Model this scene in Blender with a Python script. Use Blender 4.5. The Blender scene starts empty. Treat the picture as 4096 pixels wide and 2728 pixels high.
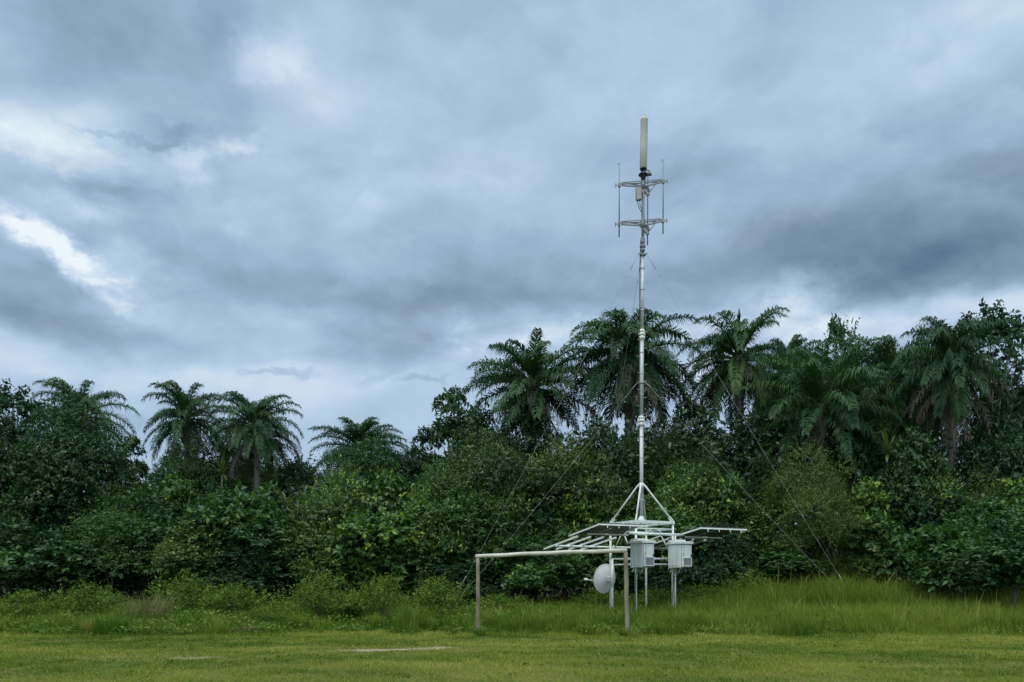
import bpy, math, random
import numpy as np
from mathutils import Vector, Matrix

R = math.radians
scene = bpy.context.scene
COL = scene.collection

# ------------------------------------------------------------------ camera
F = 796.0                       # focal length in pixels of a 1024 wide picture
EYE = 1.6
HORIZON = 581.0
cam_data = bpy.data.cameras.new("camera")
cam_data.sensor_width = 36.0
cam_data.lens = F / 1024 * 36
cam_data.shift_y = (HORIZON - 341) / 1024
cam_data.clip_start = 0.1
cam_data.clip_end = 3000
cam = bpy.data.objects.new("camera", cam_data)
cam.location = (0, 0, EYE)
cam.rotation_euler = (R(90), 0, 0)
COL.objects.link(cam)
scene.camera = cam
scene.view_settings.view_transform = 'Standard'
scene.view_settings.look = 'None'
scene.view_settings.gamma = 1
scene.view_settings.exposure = 0.0
scene.cycles.use_denoising = True
scene.cycles.max_bounces = 6
scene.cycles.diffuse_bounces = 3
scene.cycles.glossy_bounces = 2
scene.cycles.transmission_bounces = 3


def lin(c):
    return tuple(((v / 255) / 12.92 if v / 255 <= 0.04045 else ((v / 255 + 0.055) / 1.055) ** 2.4) for v in c)


# ------------------------------------------------------------------ sun and sky
SUN_EL, SUN_AZ = 66, 215        # azimuth clockwise from +Y (behind the camera, to the left)
sun = bpy.data.lights.new("sun", 'SUN')
sun.energy = 1.5
sun.angle = R(20)
sun.color = (1.0, 0.95, 0.86)
sun_o = bpy.data.objects.new("sun", sun)
d = Vector((math.sin(R(SUN_AZ)) * math.cos(R(SUN_EL)), math.cos(R(SUN_AZ)) * math.cos(R(SUN_EL)), math.sin(R(SUN_EL))))
sun_o.rotation_euler = (-d).to_track_quat('-Z', 'Y').to_euler()
sun_o.location = (0, 0, 60)
COL.objects.link(sun_o)

world = bpy.data.worlds.new("World")
scene.world = world
world.use_nodes = True
nt = world.node_tree
nt.nodes.clear()


def N(t, **kw):
    n = nt.nodes.new(t)
    for k, v in kw.items():
        setattr(n, k, v)
    return n


def L(a, b):
    nt.links.new(a, b)


def M(op, a, b=None, c=None, clamp=False):
    n = N('ShaderNodeMath', operation=op, use_clamp=clamp)
    for i, v in enumerate((a, b, c)):
        if v is None:
            continue
        if isinstance(v, (int, float)):
            n.inputs[i].default_value = v
        else:
            L(v, n.inputs[i])
    return n.outputs[0]


tc = N('ShaderNodeTexCoord')
sep = N('ShaderNodeSeparateXYZ')
L(tc.outputs['Generated'], sep.inputs[0])
az = M('ARCTAN2', sep.outputs[0], sep.outputs[1])
el = M('ARCSINE', sep.outputs[2])
comb = N('ShaderNodeCombineXYZ')
L(az, comb.inputs[0]); L(el, comb.inputs[1])


def noise(vec, scale, detail, rough=0.55, w=0.0, scale3=(1, 1, 1), dist=0.0):
    mp = N('ShaderNodeMapping')
    mp.inputs['Scale'].default_value = scale3
    mp.inputs['Location'].default_value = (w, w * 1.7, w * 0.3)
    L(vec, mp.inputs[0])
    n = N('ShaderNodeTexNoise', noise_dimensions='3D')
    n.inputs['Scale'].default_value = scale
    n.inputs['Detail'].default_value = detail
    n.inputs['Roughness'].default_value = rough
    n.inputs['Distortion'].default_value = dist
    L(mp.outputs[0], n.inputs['Vector'])
    return n


def warp(vec, amp, nn):
    s = N('ShaderNodeVectorMath', operation='SUBTRACT')
    L(nn.outputs['Color'], s.inputs[0]); s.inputs[1].default_value = (0.5, 0.5, 0.5)
    m = N('ShaderNodeVectorMath', operation='MULTIPLY')
    L(s.outputs[0], m.inputs[0]); m.inputs[1].default_value = (amp, amp * 0.75, 0)
    a = N('ShaderNodeVectorMath', operation='ADD')
    L(vec, a.inputs[0]); L(m.outputs[0], a.inputs[1])
    return a.outputs[0]


soft = warp(comb.outputs[0], 0.20, noise(comb.outputs[0], 3.5, 5, 0.55, 3.1, (1, 1.6, 1)))
crisp = warp(comb.outputs[0], 0.085, noise(comb.outputs[0], 9.0, 8, 0.65, 7.7, (1, 1.3, 1)))
crisp = warp(crisp, 0.040, noise(comb.outputs[0], 26.0, 7, 0.65, 2.7, (1, 1.4, 1)))

# cloud masses by their direction: x, y, half sizes, tilt, brightness, crisp edge or soft
CLOUDS = [
    (230, 110, 380, 170, 0, -0.075, 0), (40, 200, 120, 90, 0, -0.03, 0), (430, 200, 150, 80, 10, -0.03, 0),
    (620, 110, 130, 65, 12, 0.12, 1), (745, 130, 130, 85, 0, 0.06, 0), (770, 25, 60, 45, 0, 0.09, 1), (700, 210, 150, 60, 0, 0.03, 0),
    (60, 310, 200, 65, 0, 0.15, 0), (200, 350, 270, 38, 0, 0.13, 1), (455, 348, 95, 28, 8, 0.13, 1), (570, 340, 65, 20, 14, 0.12, 1),
    (320, 316, 190, 9, 0, -0.08, 1), (420, 312, 110, 22, 0, -0.09, 1), (120, 400, 240, 36, 0, -0.05, 1), (330, 400, 140, 40, 0, -0.05, 1),
    (150, 455, 140, 45, 0, 0.07, 1), (255, 470, 70, 35, 0, 0.06, 1), (455, 425, 55, 45, 0, 0.07, 1), (30, 440, 70, 40, 0, -0.04, 0),
    (830, 400, 190, 80, 0, 0.06, 0), (880, 455, 170, 60, 0, 0.05, 0), (650, 420, 150, 60, 0, 0.04, 0), (1050, 430, 200, 70, 0, 0.04, 0),
    (20, 510, 100, 28, -28, 0.16, 1), (110, 555, 130, 34, -32, 0.15, 1), (195, 622, 110, 38, -38, 0.15, 1), (245, 672, 80, 26, -28, 0.14, 1), (320, 640, 110, 70, -25, 0.09, 1), (150, 545, 170, 45, -30, 0.06, 0), (260, 610, 120, 60, -30, 0.05, 0),
    (50, 650, 240, 110, -15, -0.04, 0), (170, 780, 380, 70, -4, -0.09, 0), (330, 815, 220, 45, 0, -0.06, 0), (60, 740, 200, 60, 0, -0.03, 0),
    (330, 860, 900, 55, 0, 0.04, 0), (450, 900, 800, 95, 0, 0.095, 0), (560, 850, 380, 40, 0, 0.04, 1), (60, 880, 130, 40, -8, -0.07, 1), (300, 970, 120, 14, 0, -0.06, 1), (60, 950, 150, 20, 0, -0.04, 1),
    (760, 580, 330, 80, 0, -0.03, 0), (850, 645, 440, 85, -6, -0.065, 0), (900, 705, 330, 75, 0, -0.08, 0), (600, 640, 200, 60, -15, -0.04, 0),
    (1150, 590, 380, 90, 0, -0.03, 0), (1230, 655, 420, 85, 0, -0.10, 0), (1120, 705, 300, 55, 0, -0.06, 0), (1450, 680, 240, 60, 0, -0.06, 0),
    (850, 790, 230, 50, -4, -0.08, 0), (980, 800, 120, 40, 0, -0.05, 1), (560, 720, 45, 22, -25, 0.07, 1), (700, 745, 130, 40, -30, 0.05, 0),
    (650, 851, 95, 11, 0, -0.12, 1), (980, 872, 70, 10, 0, -0.10, 1), (870, 855, 90, 14, 15, -0.05, 1),
    (1075, 785, 90, 50, 0, 0.17, 1), (1240, 768, 150, 32, 6, 0.13, 1), (1420, 765, 90, 30, 0, 0.06, 1), (1560, 755, 110, 40, 0, 0.12, 1), (1590, 860, 60, 60, 0, 0.1, 0),
    (2150, 560, 660, 210, 0, -0.21, 0), (1900, 610, 330, 95, 0, -0.10, 0), (2200, 640, 400, 80, 0, -0.10, 0), (1750, 560, 150, 80, 0, -0.04, 0),
    (1650, 400, 280, 110, 0, -0.02, 0), (1950, 350, 360, 90, 0, -0.03, 0), (2250, 180, 420, 150, 0, 0.05, 0),
    (2310, 60, 240, 140, 0, 0.10, 0), (1620, 70, 400, 80, 0, 0.04, 0), (2050, 60, 250, 60, 0, 0.03, 0), (1250, 60, 200, 60, 0, -0.02, 0),
    (1830, 665, 110, 50, 0, 0.10, 1), (1800, 735, 190, 60, 0, 0.15, 1), (1650, 745, 130, 40, 10, 0.09, 0), (1960, 770, 150, 40, 0, 0.12, 1), (2170, 755, 230, 36, 0, 0.13, 0), (2330, 745, 110, 40, 0, 0.10, 0), (2050, 700, 90, 40, 0, -0.04, 1),
    (900, 260, 760, 300, 0, 0.012, 0), (430, 430, 330, 110, 0, 0.05, 0),
]


def blob(src, x, y, rx, ry, rot):
    x, y, rx, ry = x / 2.299, y / 2.299, rx / 2.299, ry / 2.299
    a = math.atan((x - 512) / F)
    e = math.atan((HORIZON - y) / F * math.cos(a))
    mp = N('ShaderNodeMapping', vector_type='TEXTURE')
    mp.inputs['Location'].default_value = (a, e, 0)
    mp.inputs['Rotation'].default_value = (0, 0, R(rot))
    mp.inputs['Scale'].default_value = (rx / F * math.cos(a), ry / F, 1)
    L(src, mp.inputs[0])
    g = N('ShaderNodeTexGradient', gradient_type='SPHERICAL')
    L(mp.outputs[0], g.inputs[0])
    return g.outputs['Fac']


acc = 0.748
bright = 0.0
for (x, y, rx, ry, rot, s, hard) in CLOUDS:
    g = blob(crisp if hard else soft, x, y, rx * 1.25, ry * 1.25, rot)
    mr = N('ShaderNodeMapRange', interpolation_type='SMOOTHSTEP')
    mr.inputs['From Min'].default_value = 0.0
    mr.inputs['From Max'].default_value = 0.80 if hard else 0.9
    L(g, mr.inputs['Value'])
    if hard and s > 0:
        bright = M('MULTIPLY_ADD', mr.outputs[0], s * 0.82, bright)
    else:
        acc = M('MULTIPLY_ADD', mr.outputs[0], s * 0.74, acc)

# the cloud deck as a layer overhead: features shrink and flatten towards the horizon
den = M('ADD', M('MAXIMUM', sep.outputs[2], 0.0), 0.34)
deck = N('ShaderNodeCombineXYZ')
L(M('DIVIDE', sep.outputs[0], den), deck.inputs[0]); L(M('DIVIDE', sep.outputs[1], den), deck.inputs[1])
deck_w = warp(deck.outputs[0], 0.22, noise(deck.outputs[0], 3.0, 6, 0.6, 8.3))


def offset(vec, dx, dy):
    a = N('ShaderNodeVectorMath', operation='ADD')
    L(vec, a.inputs[0]); a.inputs[1].default_value = (dx, dy, 0)
    return a.outputs[0]


calm = N('ShaderNodeMapRange', interpolation_type='SMOOTHSTEP')
calm.inputs['From Min'].default_value = R(8); calm.inputs['From Max'].default_value = R(20)
calm.inputs['To Min'].default_value = 0.35; calm.inputs['To Max'].default_value = 1.0
L(el, calm.inputs['Value'])
# bright edges break up into puffs; relief shades the lower side of every billow
n_puff = noise(deck_w, 7.5, 8, 0.6, 6.1)
puff = N('ShaderNodeMapRange', interpolation_type='SMOOTHSTEP')
puff.inputs['From Min'].default_value = 0.36; puff.inputs['From Max'].default_value = 0.64
puff.inputs['To Min'].default_value = 0.22; puff.inputs['To Max'].default_value = 1.25
L(n_puff.outputs['Fac'], puff.inputs['Value'])
acc = M('MULTIPLY_ADD', bright, puff.outputs[0], acc)
for sc_, off, amp, w_ in ((2.4, 0.10, 0.40, 4.4), (6.0, 0.04, 0.17, 2.6), (14.0, 0.016, 0.05, 5.6)):
    ra = noise(offset(deck_w, 0.3 * off, off), sc_, 6, 0.52, w_)
    rb = noise(deck_w, sc_, 6, 0.52, w_)
    acc = M('MULTIPLY_ADD', M('MULTIPLY', M('SUBTRACT', ra.outputs['Fac'], rb.outputs['Fac']), calm.outputs[0]), amp, acc)
n_big = noise(deck_w, 1.8, 6, 0.5, 1.3)
acc = M('ADD', acc, M('MULTIPLY', M('SUBTRACT', n_big.outputs['Fac'], 0.5), 0.12))
# unseen sky overhead and behind the camera, made brighter to light the ground
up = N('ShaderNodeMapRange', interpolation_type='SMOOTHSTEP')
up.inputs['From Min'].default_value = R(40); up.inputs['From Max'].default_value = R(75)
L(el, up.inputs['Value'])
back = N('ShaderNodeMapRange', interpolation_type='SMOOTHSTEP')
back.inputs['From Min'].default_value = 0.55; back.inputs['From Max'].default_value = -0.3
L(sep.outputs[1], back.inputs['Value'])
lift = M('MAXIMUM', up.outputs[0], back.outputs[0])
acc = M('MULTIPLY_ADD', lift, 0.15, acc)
ramp = N('ShaderNodeValToRGB')
cr = ramp.color_ramp
stops = [(0.46, (84, 112, 140)), (0.54, (110, 136, 160)), (0.62, (136, 158, 180)), (0.70, (158, 182, 209)),
         (0.80, (184, 207, 231)), (0.88, (212, 227, 242)), (0.97, (242, 249, 255))]
cr.elements[0].position, cr.elements[0].color = stops[0][0], (*lin(stops[0][1]), 1)
cr.elements[1].position, cr.elements[1].color = stops[-1][0], (*lin(stops[-1][1]), 1)
for p, c in stops[1:-1]:
    e_ = cr.elements.new(p); e_.color = (*lin(c), 1)
L(acc, ramp.inputs['Fac'])
# faint violet-grey or teal drift between cloud layers
hue = N('ShaderNodeMix', data_type='RGBA', blend_type='MULTIPLY')
hue.inputs['Factor'].default_value = 1.0
hn = noise(comb.outputs[0], 5.0, 3, 0.5, 9.4, (1, 2, 1))
hr = N('ShaderNodeValToRGB')
hr.color_ramp.elements[0].position = 0.35; hr.color_ramp.elements[0].color = (0.95, 1.005, 0.99, 1)
hr.color_ramp.elements[1].position = 0.65; hr.color_ramp.elements[1].color = (1.0, 0.998, 1.0, 1)
L(hn.outputs['Fac'], hr.inputs[0])
L(ramp.outputs[0], hue.inputs['A']); L(hr.outputs[0], hue.inputs['B'])
bg_cloud = N('ShaderNodeBackground')
L(hue.outputs['Result'], bg_cloud.inputs['Color'])
L(M('MULTIPLY_ADD', up.outputs[0], 0.9, M('MULTIPLY_ADD', back.outputs[0], 0.35, 1.0)), bg_cloud.inputs['Strength'])  # strength added to the out-of-view sky as extra light on the ground
sky = N('ShaderNodeTexSky', sky_type='NISHITA')
sky.sun_disc = False
sky.sun_elevation = R(SUN_EL)
sky.sun_rotation = R(SUN_AZ)
bg_sky = N('ShaderNodeBackground')
bg_sky.inputs['Strength'].default_value = 0.1
L(sky.outputs[0], bg_sky.inputs['Color'])
gap = M('MULTIPLY', blob(crisp, 505, 55, 70, 90, 0), 0.35)
for b in ((250, 270, 380, 60, 0, .22), (170, 400, 330, 60, 0, .12), (530, 270, 90, 40, 0, .25)):
    gap = M('MULTIPLY_ADD', blob(soft, *b[:5]), b[5], gap)
gap = M('ADD', gap, 0.04, clamp=True)
mixs = N('ShaderNodeMixShader')
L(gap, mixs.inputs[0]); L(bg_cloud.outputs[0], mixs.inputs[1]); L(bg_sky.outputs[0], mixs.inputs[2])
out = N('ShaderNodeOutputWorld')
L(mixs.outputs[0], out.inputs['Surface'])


# ------------------------------------------------------------------ helpers
def tag(o, label=None, cat=None, group=None, kind=None):
    if label: o['label'] = label
    if cat: o['category'] = cat
    if group: o['group'] = group
    if kind: o['kind'] = kind
    return o


def thing(name, label, cat, loc=(0, 0, 0), group=None, rz=0.0):
    o = bpy.data.objects.new(name, None)
    COL.objects.link(o)
    o.location = loc
    o.rotation_euler = (0, 0, rz)
    o.empty_display_size = 0.3
    return tag(o, label, cat, group)


def mesh_from(name, V, faces, mat, parent=None, tint=None, smooth=False):
    """V (n,3) array, faces an int array (m,3) or (m,4) or a list of tuples."""
    me = bpy.data.meshes.new(name)
    V = np.asarray(V, dtype=np.float32)
    if isinstance(faces, np.ndarray):
        m, k = faces.shape
        me.vertices.add(len(V)); me.vertices.foreach_set('co', V.ravel())
        me.loops.add(m * k); me.loops.foreach_set('vertex_index', faces.astype(np.int32).ravel())
        me.polygons.add(m)
        me.polygons.foreach_set('loop_start', np.arange(0, m * k, k, dtype=np.int32))
        me.polygons.foreach_set('loop_total', np.full(m, k, dtype=np.int32))
    else:
        me.from_pydata([tuple(map(float, v)) for v in V], [], faces)
    if tint is not None:
        at = me.attributes.new('tint', 'FLOAT', 'POINT')
        at.data.foreach_set('value', np.asarray(tint, dtype=np.float32))
    me.update(calc_edges=True)
    if smooth:
        me.polygons.foreach_set('use_smooth', np.ones(len(me.polygons), dtype=bool))
    me.materials.append(mat)
    o = bpy.data.objects.new(name, me)
    COL.objects.link(o)
    if parent is not None:
        o.parent = parent
    return o


class MB:
    """collects shapes, then links them as one mesh object"""
    def __init__(s):
        s.v, s.f, s.sm = [], [], []

    def add(s, vs, fs, smooth=False):
        b = len(s.v)
        s.v += [tuple(v) for v in vs]
        s.f += [tuple(i + b for i in f) for f in fs]
        s.sm += [smooth] * len(fs)
        return s

    def tube(s, pts, r, n=10, caps=True):
        pts = [Vector(p) for p in pts]
        rs = r if isinstance(r, (list, tuple)) else [r] * len(pts)
        vs, fs = [], []
        ref = None
        for i, p in enumerate(pts):
            t = (pts[min(i + 1, len(pts) - 1)] - pts[max(i - 1, 0)]).normalized()
            if ref is None:
                ref = t.orthogonal().normalized()
            ref = (ref - t * ref.dot(t)).normalized()
            bn = t.cross(ref)
            for k in range(n):
                a = 2 * math.pi * k / n
                vs.append(p + (ref * math.cos(a) + bn * math.sin(a)) * rs[i])
        for i in range(len(pts) - 1):
            for k in range(n):
                fs.append((i * n + k, i * n + (k + 1) % n, (i + 1) * n + (k + 1) % n, (i + 1) * n + k))
        s.add(vs, fs, True)
        if caps:
            b = len(s.v) - len(vs)
            s.f += [tuple(b + k for k in reversed(range(n))), tuple(b + len(vs) - n + k for k in range(n))]
            s.sm += [False, False]
        return s

    def box(s, c, size, mat=None, bev=0.0):
        hx, hy, hz = [v / 2 for v in size]
        c = Vector(c)
        if bev > 0:
            b = bev
            ring = lambda z, q: [(-hx + q, -hy, z), (hx - q, -hy, z), (hx, -hy + q, z), (hx, hy - q, z), (hx - q, hy, z), (-hx + q, hy, z), (-hx, hy - q, z), (-hx, -hy + q, z)]
            shr = lambda z: [(x * (hx - b) / hx, y * (hy - b) / hy, z) for (x, y, _) in ring(z, b)]
            rings = [shr(-hz), ring(-hz + b, b), ring(hz - b, b), shr(hz)]
            vs = [Vector(p) for r_ in rings for p in r_]
            fs = [tuple(reversed(range(8))), tuple(24 + k for k in range(8))]
            for i in range(3):
                for k in range(8):
                    fs.append((i * 8 + k, i * 8 + (k + 1) % 8, i * 8 + 8 + (k + 1) % 8, i * 8 + 8 + k))
        else:
            vs = [Vector((x, y, z)) for z in (-hz, hz) for (x, y) in ((-hx, -hy), (hx, -hy), (hx, hy), (-hx, hy))]
            fs = [(3, 2, 1, 0), (4, 5, 6, 7), (0, 1, 5, 4), (1, 2, 6, 5), (2, 3, 7, 6), (3, 0, 4, 7)]
        if mat is not None:
            vs = [mat @ v for v in vs]
        return s.add([v + c for v in vs], fs)

    def bar(s, p0, p1, w, h, up=(0, 0, 1)):
        p0, p1 = Vector(p0), Vector(p1)
        t = (p1 - p0).normalized()
        up = Vector(up)
        sd = t.cross(up)
        if sd.length < 1e-4:
            sd = t.orthogonal()
        sd.normalize()
        u2 = sd.cross(t).normalized()
        vs = [p + sd * (a * w / 2) + u2 * (b * h / 2) for p in (p0, p1) for (a, b) in ((-1, -1), (1, -1), (1, 1), (-1, 1))]
        return s.add(vs, [(3, 2, 1, 0), (4, 5, 6, 7), (0, 1, 5, 4), (1, 2, 6, 5), (2, 3, 7, 6), (3, 0, 4, 7)])

    def lathe(s, prof, axis_o, axis_d=(0, 0, 1), n=24):
        o, dd = Vector(axis_o), Vector(axis_d).normalized()
        a1 = dd.orthogonal().normalized(); a2 = dd.cross(a1)
        vs, fs = [], []
        for (r, z) in prof:
            for k in range(n):
                t = 2 * math.pi * k / n
                vs.append(o + dd * z + (a1 * math.cos(t) + a2 * math.sin(t)) * r)
        for i in range(len(prof) - 1):
            for k in range(n):
                fs.append((i * n + k, i * n + (k + 1) % n, (i + 1) * n + (k + 1) % n, (i + 1) * n + k))
        return s.add(vs, fs, True)

    def build(s, name, mat, parent=None, off=(0, 0, 0)):
        me = bpy.data.meshes.new(name)
        off = Vector(off)
        me.from_pydata([tuple(Vector(v) - off) for v in s.v], [], s.f)
        me.polygons.foreach_set('use_smooth', np.array(s.sm, dtype=bool))
        me.materials.append(mat)
        me.update()
        o = bpy.data.objects.new(name, me)
        COL.objects.link(o)
        if parent is not None:
            o.parent = parent
        return o


# ------------------------------------------------------------------ materials
def new_mat(name):
    m = bpy.data.materials.new(name)
    m.use_nodes = True
    t = m.node_tree
    t.nodes.clear()
    return m, t


def leaf_mat(name, c_dark, c_light, rough=0.45, trans=0.25, spread=0.35, c_tip=None, spec=0.5):
    """leaf tint follows a per-leaf random value and a per-plant random value"""
    m, t = new_mat(name)
    n = t.nodes
    at = n.new('ShaderNodeAttribute'); at.attribute_name = 'tint'
    oi = n.new('ShaderNodeObjectInfo')
    mx = n.new('ShaderNodeMath'); mx.operation = 'MULTIPLY_ADD'
    t.links.new(oi.outputs['Random'], mx.inputs[0]); mx.inputs[1].default_value = spread
    sub = n.new('ShaderNodeMath'); sub.operation = 'SUBTRACT'
    t.links.new(at.outputs['Fac'], sub.inputs[0]); sub.inputs[1].default_value = spread / 2
    t.links.new(sub.outputs[0], mx.inputs[2])
    rp = n.new('ShaderNodeValToRGB')
    rp.color_ramp.elements[0].position = 0.1; rp.color_ramp.elements[0].color = (*c_dark, 1)
    rp.color_ramp.elements[1].position = 0.85; rp.color_ramp.elements[1].color = (*c_light, 1)
    if c_tip:
        e = rp.color_ramp.elements.new(1.0); e.color = (*c_tip, 1)
    t.links.new(mx.outputs[0], rp.inputs[0])
    p = n.new('ShaderNodeBsdfPrincipled')
    p.inputs['Roughness'].default_value = rough
    p.inputs['Specular IOR Level'].default_value = spec
    t.links.new(rp.outputs[0], p.inputs['Base Color'])
    tr = n.new('ShaderNodeBsdfTranslucent')
    hs = n.new('ShaderNodeMix'); hs.data_type = 'RGBA'; hs.blend_type = 'MULTIPLY'
    hs.inputs['Factor'].default_value = 1
    hs.inputs['B'].default_value = (1.15, 1.25, 0.45, 1)
    t.links.new(rp.outputs[0], hs.inputs['A'])
    t.links.new(hs.outputs['Result'], tr.inputs['Color'])
    ms = n.new('ShaderNodeMixShader'); ms.inputs[0].default_value = trans
    t.links.new(p.outputs[0], ms.inputs[1]); t.links.new(tr.outputs[0], ms.inputs[2])
    o = n.new('ShaderNodeOutputMaterial')
    t.links.new(ms.outputs[0], o.inputs['Surface'])
    return m


def solid_mat(name, c1, c2, scale=4.0, rough=0.5, metal=0.0, detail=5, stretch=(1, 1, 1), bump=0.0, lo=0.35, hi=0.7, spec=0.5):
    m, t = new_mat(name)
    n = t.nodes
    tc_ = n.new('ShaderNodeTexCoord')
    mp = n.new('ShaderNodeMapping'); mp.inputs['Scale'].default_value = stretch
    t.links.new(tc_.outputs['Object'], mp.inputs[0])
    nz = n.new('ShaderNodeTexNoise')
    nz.inputs['Scale'].default_value = scale; nz.inputs['Detail'].default_value = detail; nz.inputs['Roughness'].default_value = 0.65
    t.links.new(mp.outputs[0], nz.inputs['Vector'])
    rp = n.new('ShaderNodeValToRGB')
    rp.color_ramp.elements[0].position = lo; rp.color_ramp.elements[0].color = (*c1, 1)
    rp.color_ramp.elements[1].position = hi; rp.color_ramp.elements[1].color = (*c2, 1)
    t.links.new(nz.outputs['Fac'], rp.inputs[0])
    p = n.new('ShaderNodeBsdfPrincipled')
    p.inputs['Roughness'].default_value = rough; p.inputs['Metallic'].default_value = metal
    p.inputs['Specular IOR Level'].default_value = spec
    t.links.new(rp.outputs[0], p.inputs['Base Color'])
    if bump:
        b = n.new('ShaderNodeBump'); b.inputs['Strength'].default_value = bump; b.inputs['Distance'].default_value = 0.02
        t.links.new(nz.outputs['Fac'], b.inputs['Height']); t.links.new(b.outputs[0], p.inputs['Normal'])
    o = n.new('ShaderNodeOutputMaterial')
    t.links.new(p.outputs[0], o.inputs['Surface'])
    return m


LM = {
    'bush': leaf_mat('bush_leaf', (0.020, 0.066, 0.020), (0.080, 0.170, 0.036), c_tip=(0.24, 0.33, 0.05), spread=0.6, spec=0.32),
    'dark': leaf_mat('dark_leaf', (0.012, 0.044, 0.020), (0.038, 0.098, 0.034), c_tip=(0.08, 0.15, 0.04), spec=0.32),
    'mango': leaf_mat('canopy_leaf', (0.020, 0.066, 0.020), (0.070, 0.145, 0.030), c_tip=(0.18, 0.25, 0.04), trans=0.25, spread=0.5, spec=0.3),
    'lime': leaf_mat('lime_leaf', (0.030, 0.080, 0.016), (0.105, 0.185, 0.030), c_tip=(0.26, 0.33, 0.06), spread=0.3, trans=0.3),
    'flush': leaf_mat('yellow_flushed_leaf', (0.020, 0.058, 0.018), (0.072, 0.135, 0.026), c_tip=(0.24, 0.25, 0.035), trans=0.25, spread=0.1),
    'feather': leaf_mat('feather_leaf', (0.036, 0.085, 0.014), (0.095, 0.16, 0.024), c_tip=(0.16, 0.22, 0.03), trans=0.3),
    'palm': leaf_mat('palm_leaf', (0.018, 0.058, 0.024), (0.050, 0.118, 0.040), rough=0.55, trans=0.22, c_tip=(0.10, 0.17, 0.05), spec=0.22),
    'dead': leaf_mat('dead_frond', (0.026, 0.034, 0.024), (0.085, 0.082, 0.058), rough=0.8, trans=0.1),
    'rosette': leaf_mat('rosette_leaf', (0.045, 0.085, 0.022), (0.11, 0.15, 0.04), c_tip=(0.16, 0.19, 0.05), trans=0.3),
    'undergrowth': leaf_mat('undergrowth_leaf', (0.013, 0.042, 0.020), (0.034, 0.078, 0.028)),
    'weed': leaf_mat('weed_leaf', (0.052, 0.115, 0.014), (0.145, 0.225, 0.026), c_tip=(0.22, 0.28, 0.045), spread=0, rough=0.6, spec=0.2),
    'grass': leaf_mat('tall_grass', (0.064, 0.140, 0.018), (0.205, 0.268, 0.044), c_tip=(0.31, 0.28, 0.10), rough=0.75, trans=0.35, spread=0, spec=0.1),
    'lawn': leaf_mat('lawn_grass', (0.066, 0.128, 0.014), (0.222, 0.262, 0.038), c_tip=(0.40, 0.36, 0.14), rough=0.8, trans=0.25, spread=0, spec=0.1),
    'dry': leaf_mat('dry_grass', (0.11, 0.115, 0.050), (0.25, 0.22, 0.11), rough=0.8, trans=0.2, spread=0, spec=0.2),
}
M_BARK = solid_mat('bark', (0.06, 0.055, 0.045), (0.16, 0.145, 0.12), 6, 0.9, stretch=(1, 1, 0.3), bump=0.6)
M_PALMTRUNK = solid_mat('palm_trunk', (0.075, 0.075, 0.066), (0.19, 0.185, 0.165), 5, 0.9, stretch=(1, 1, 1.6), bump=0.7)
M_STEEL = solid_mat('galvanised_steel', (0.38, 0.42, 0.43), (0.52, 0.56, 0.56), 3, 0.45, 0.15, stretch=(1, 1, 0.25))
M_GALV = solid_mat('weathered_galvanised_steel', (0.19, 0.215, 0.225), (0.25, 0.28, 0.29), 1.5, 0.5, 0.2, stretch=(1, 1, 0.25), detail=2)
M_PAINT = solid_mat('white_painted_steel', (0.42, 0.42, 0.36), (0.70, 0.75, 0.73), 8, 0.5, stretch=(1, 1, 0.5), lo=0.25, hi=0.52, detail=8)
M_CAB = solid_mat('cabinet_paint', (0.40, 0.43, 0.39), (0.63, 0.69, 0.675), 9, 0.5, stretch=(1, 1, 0.12), lo=0.25, hi=0.52, detail=8)
M_VENT = solid_mat('vent_mesh', (0.20, 0.22, 0.24), (0.30, 0.32, 0.34), 60, 0.7)
M_BLACK = solid_mat('black_rubber', (0.012, 0.013, 0.016), (0.03, 0.03, 0.034), 10, 0.6)
M_RADOME = solid_mat('radome', (0.41, 0.42, 0.385), (0.46, 0.47, 0.43), 1.2, 0.55, stretch=(1, 1, 0.3), detail=2)
M_RADIO = solid_mat('radio_shell', (0.27, 0.29, 0.28), (0.35, 0.37, 0.355), 6, 0.55)
M_DISH = solid_mat('dish_paint', (0.70, 0.74, 0.74), (0.82, 0.85, 0.85), 3, 0.45)
M_PV = solid_mat('panel_back', (0.055, 0.062, 0.066), (0.115, 0.125, 0.13), 3, 0.5, stretch=(1, 3, 1))
M_PVTOP = solid_mat('panel_glass', (0.010, 0.014, 0.03), (0.02, 0.026, 0.05), 8, 0.12)
M_YELLOW = solid_mat('yellow_sticker', (0.55, 0.45, 0.04), (0.65, 0.52, 0.06), 10, 0.5)
M_CREAM = solid_mat('cream_pole', (0.38, 0.37, 0.30), (0.66, 0.65, 0.55), 7, 0.65, stretch=(0.3, 1, 1), bump=0.2)
M_POST = solid_mat('weathered_post', (0.12, 0.11, 0.075), (0.29, 0.265, 0.19), 4, 0.8, stretch=(1, 1, 0.35), bump=0.4)
M_WIRE = solid_mat('wire', (0.30, 0.32, 0.29), (0.42, 0.44, 0.40), 5, 0.5, 0.3)


# ------------------------------------------------------------------ terrain
def sstep(a, b, x):
    t = np.clip((np.asarray(x, dtype=float) - a) / (b - a), 0, 1)
    return t * t * (3 - 2 * t)


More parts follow.
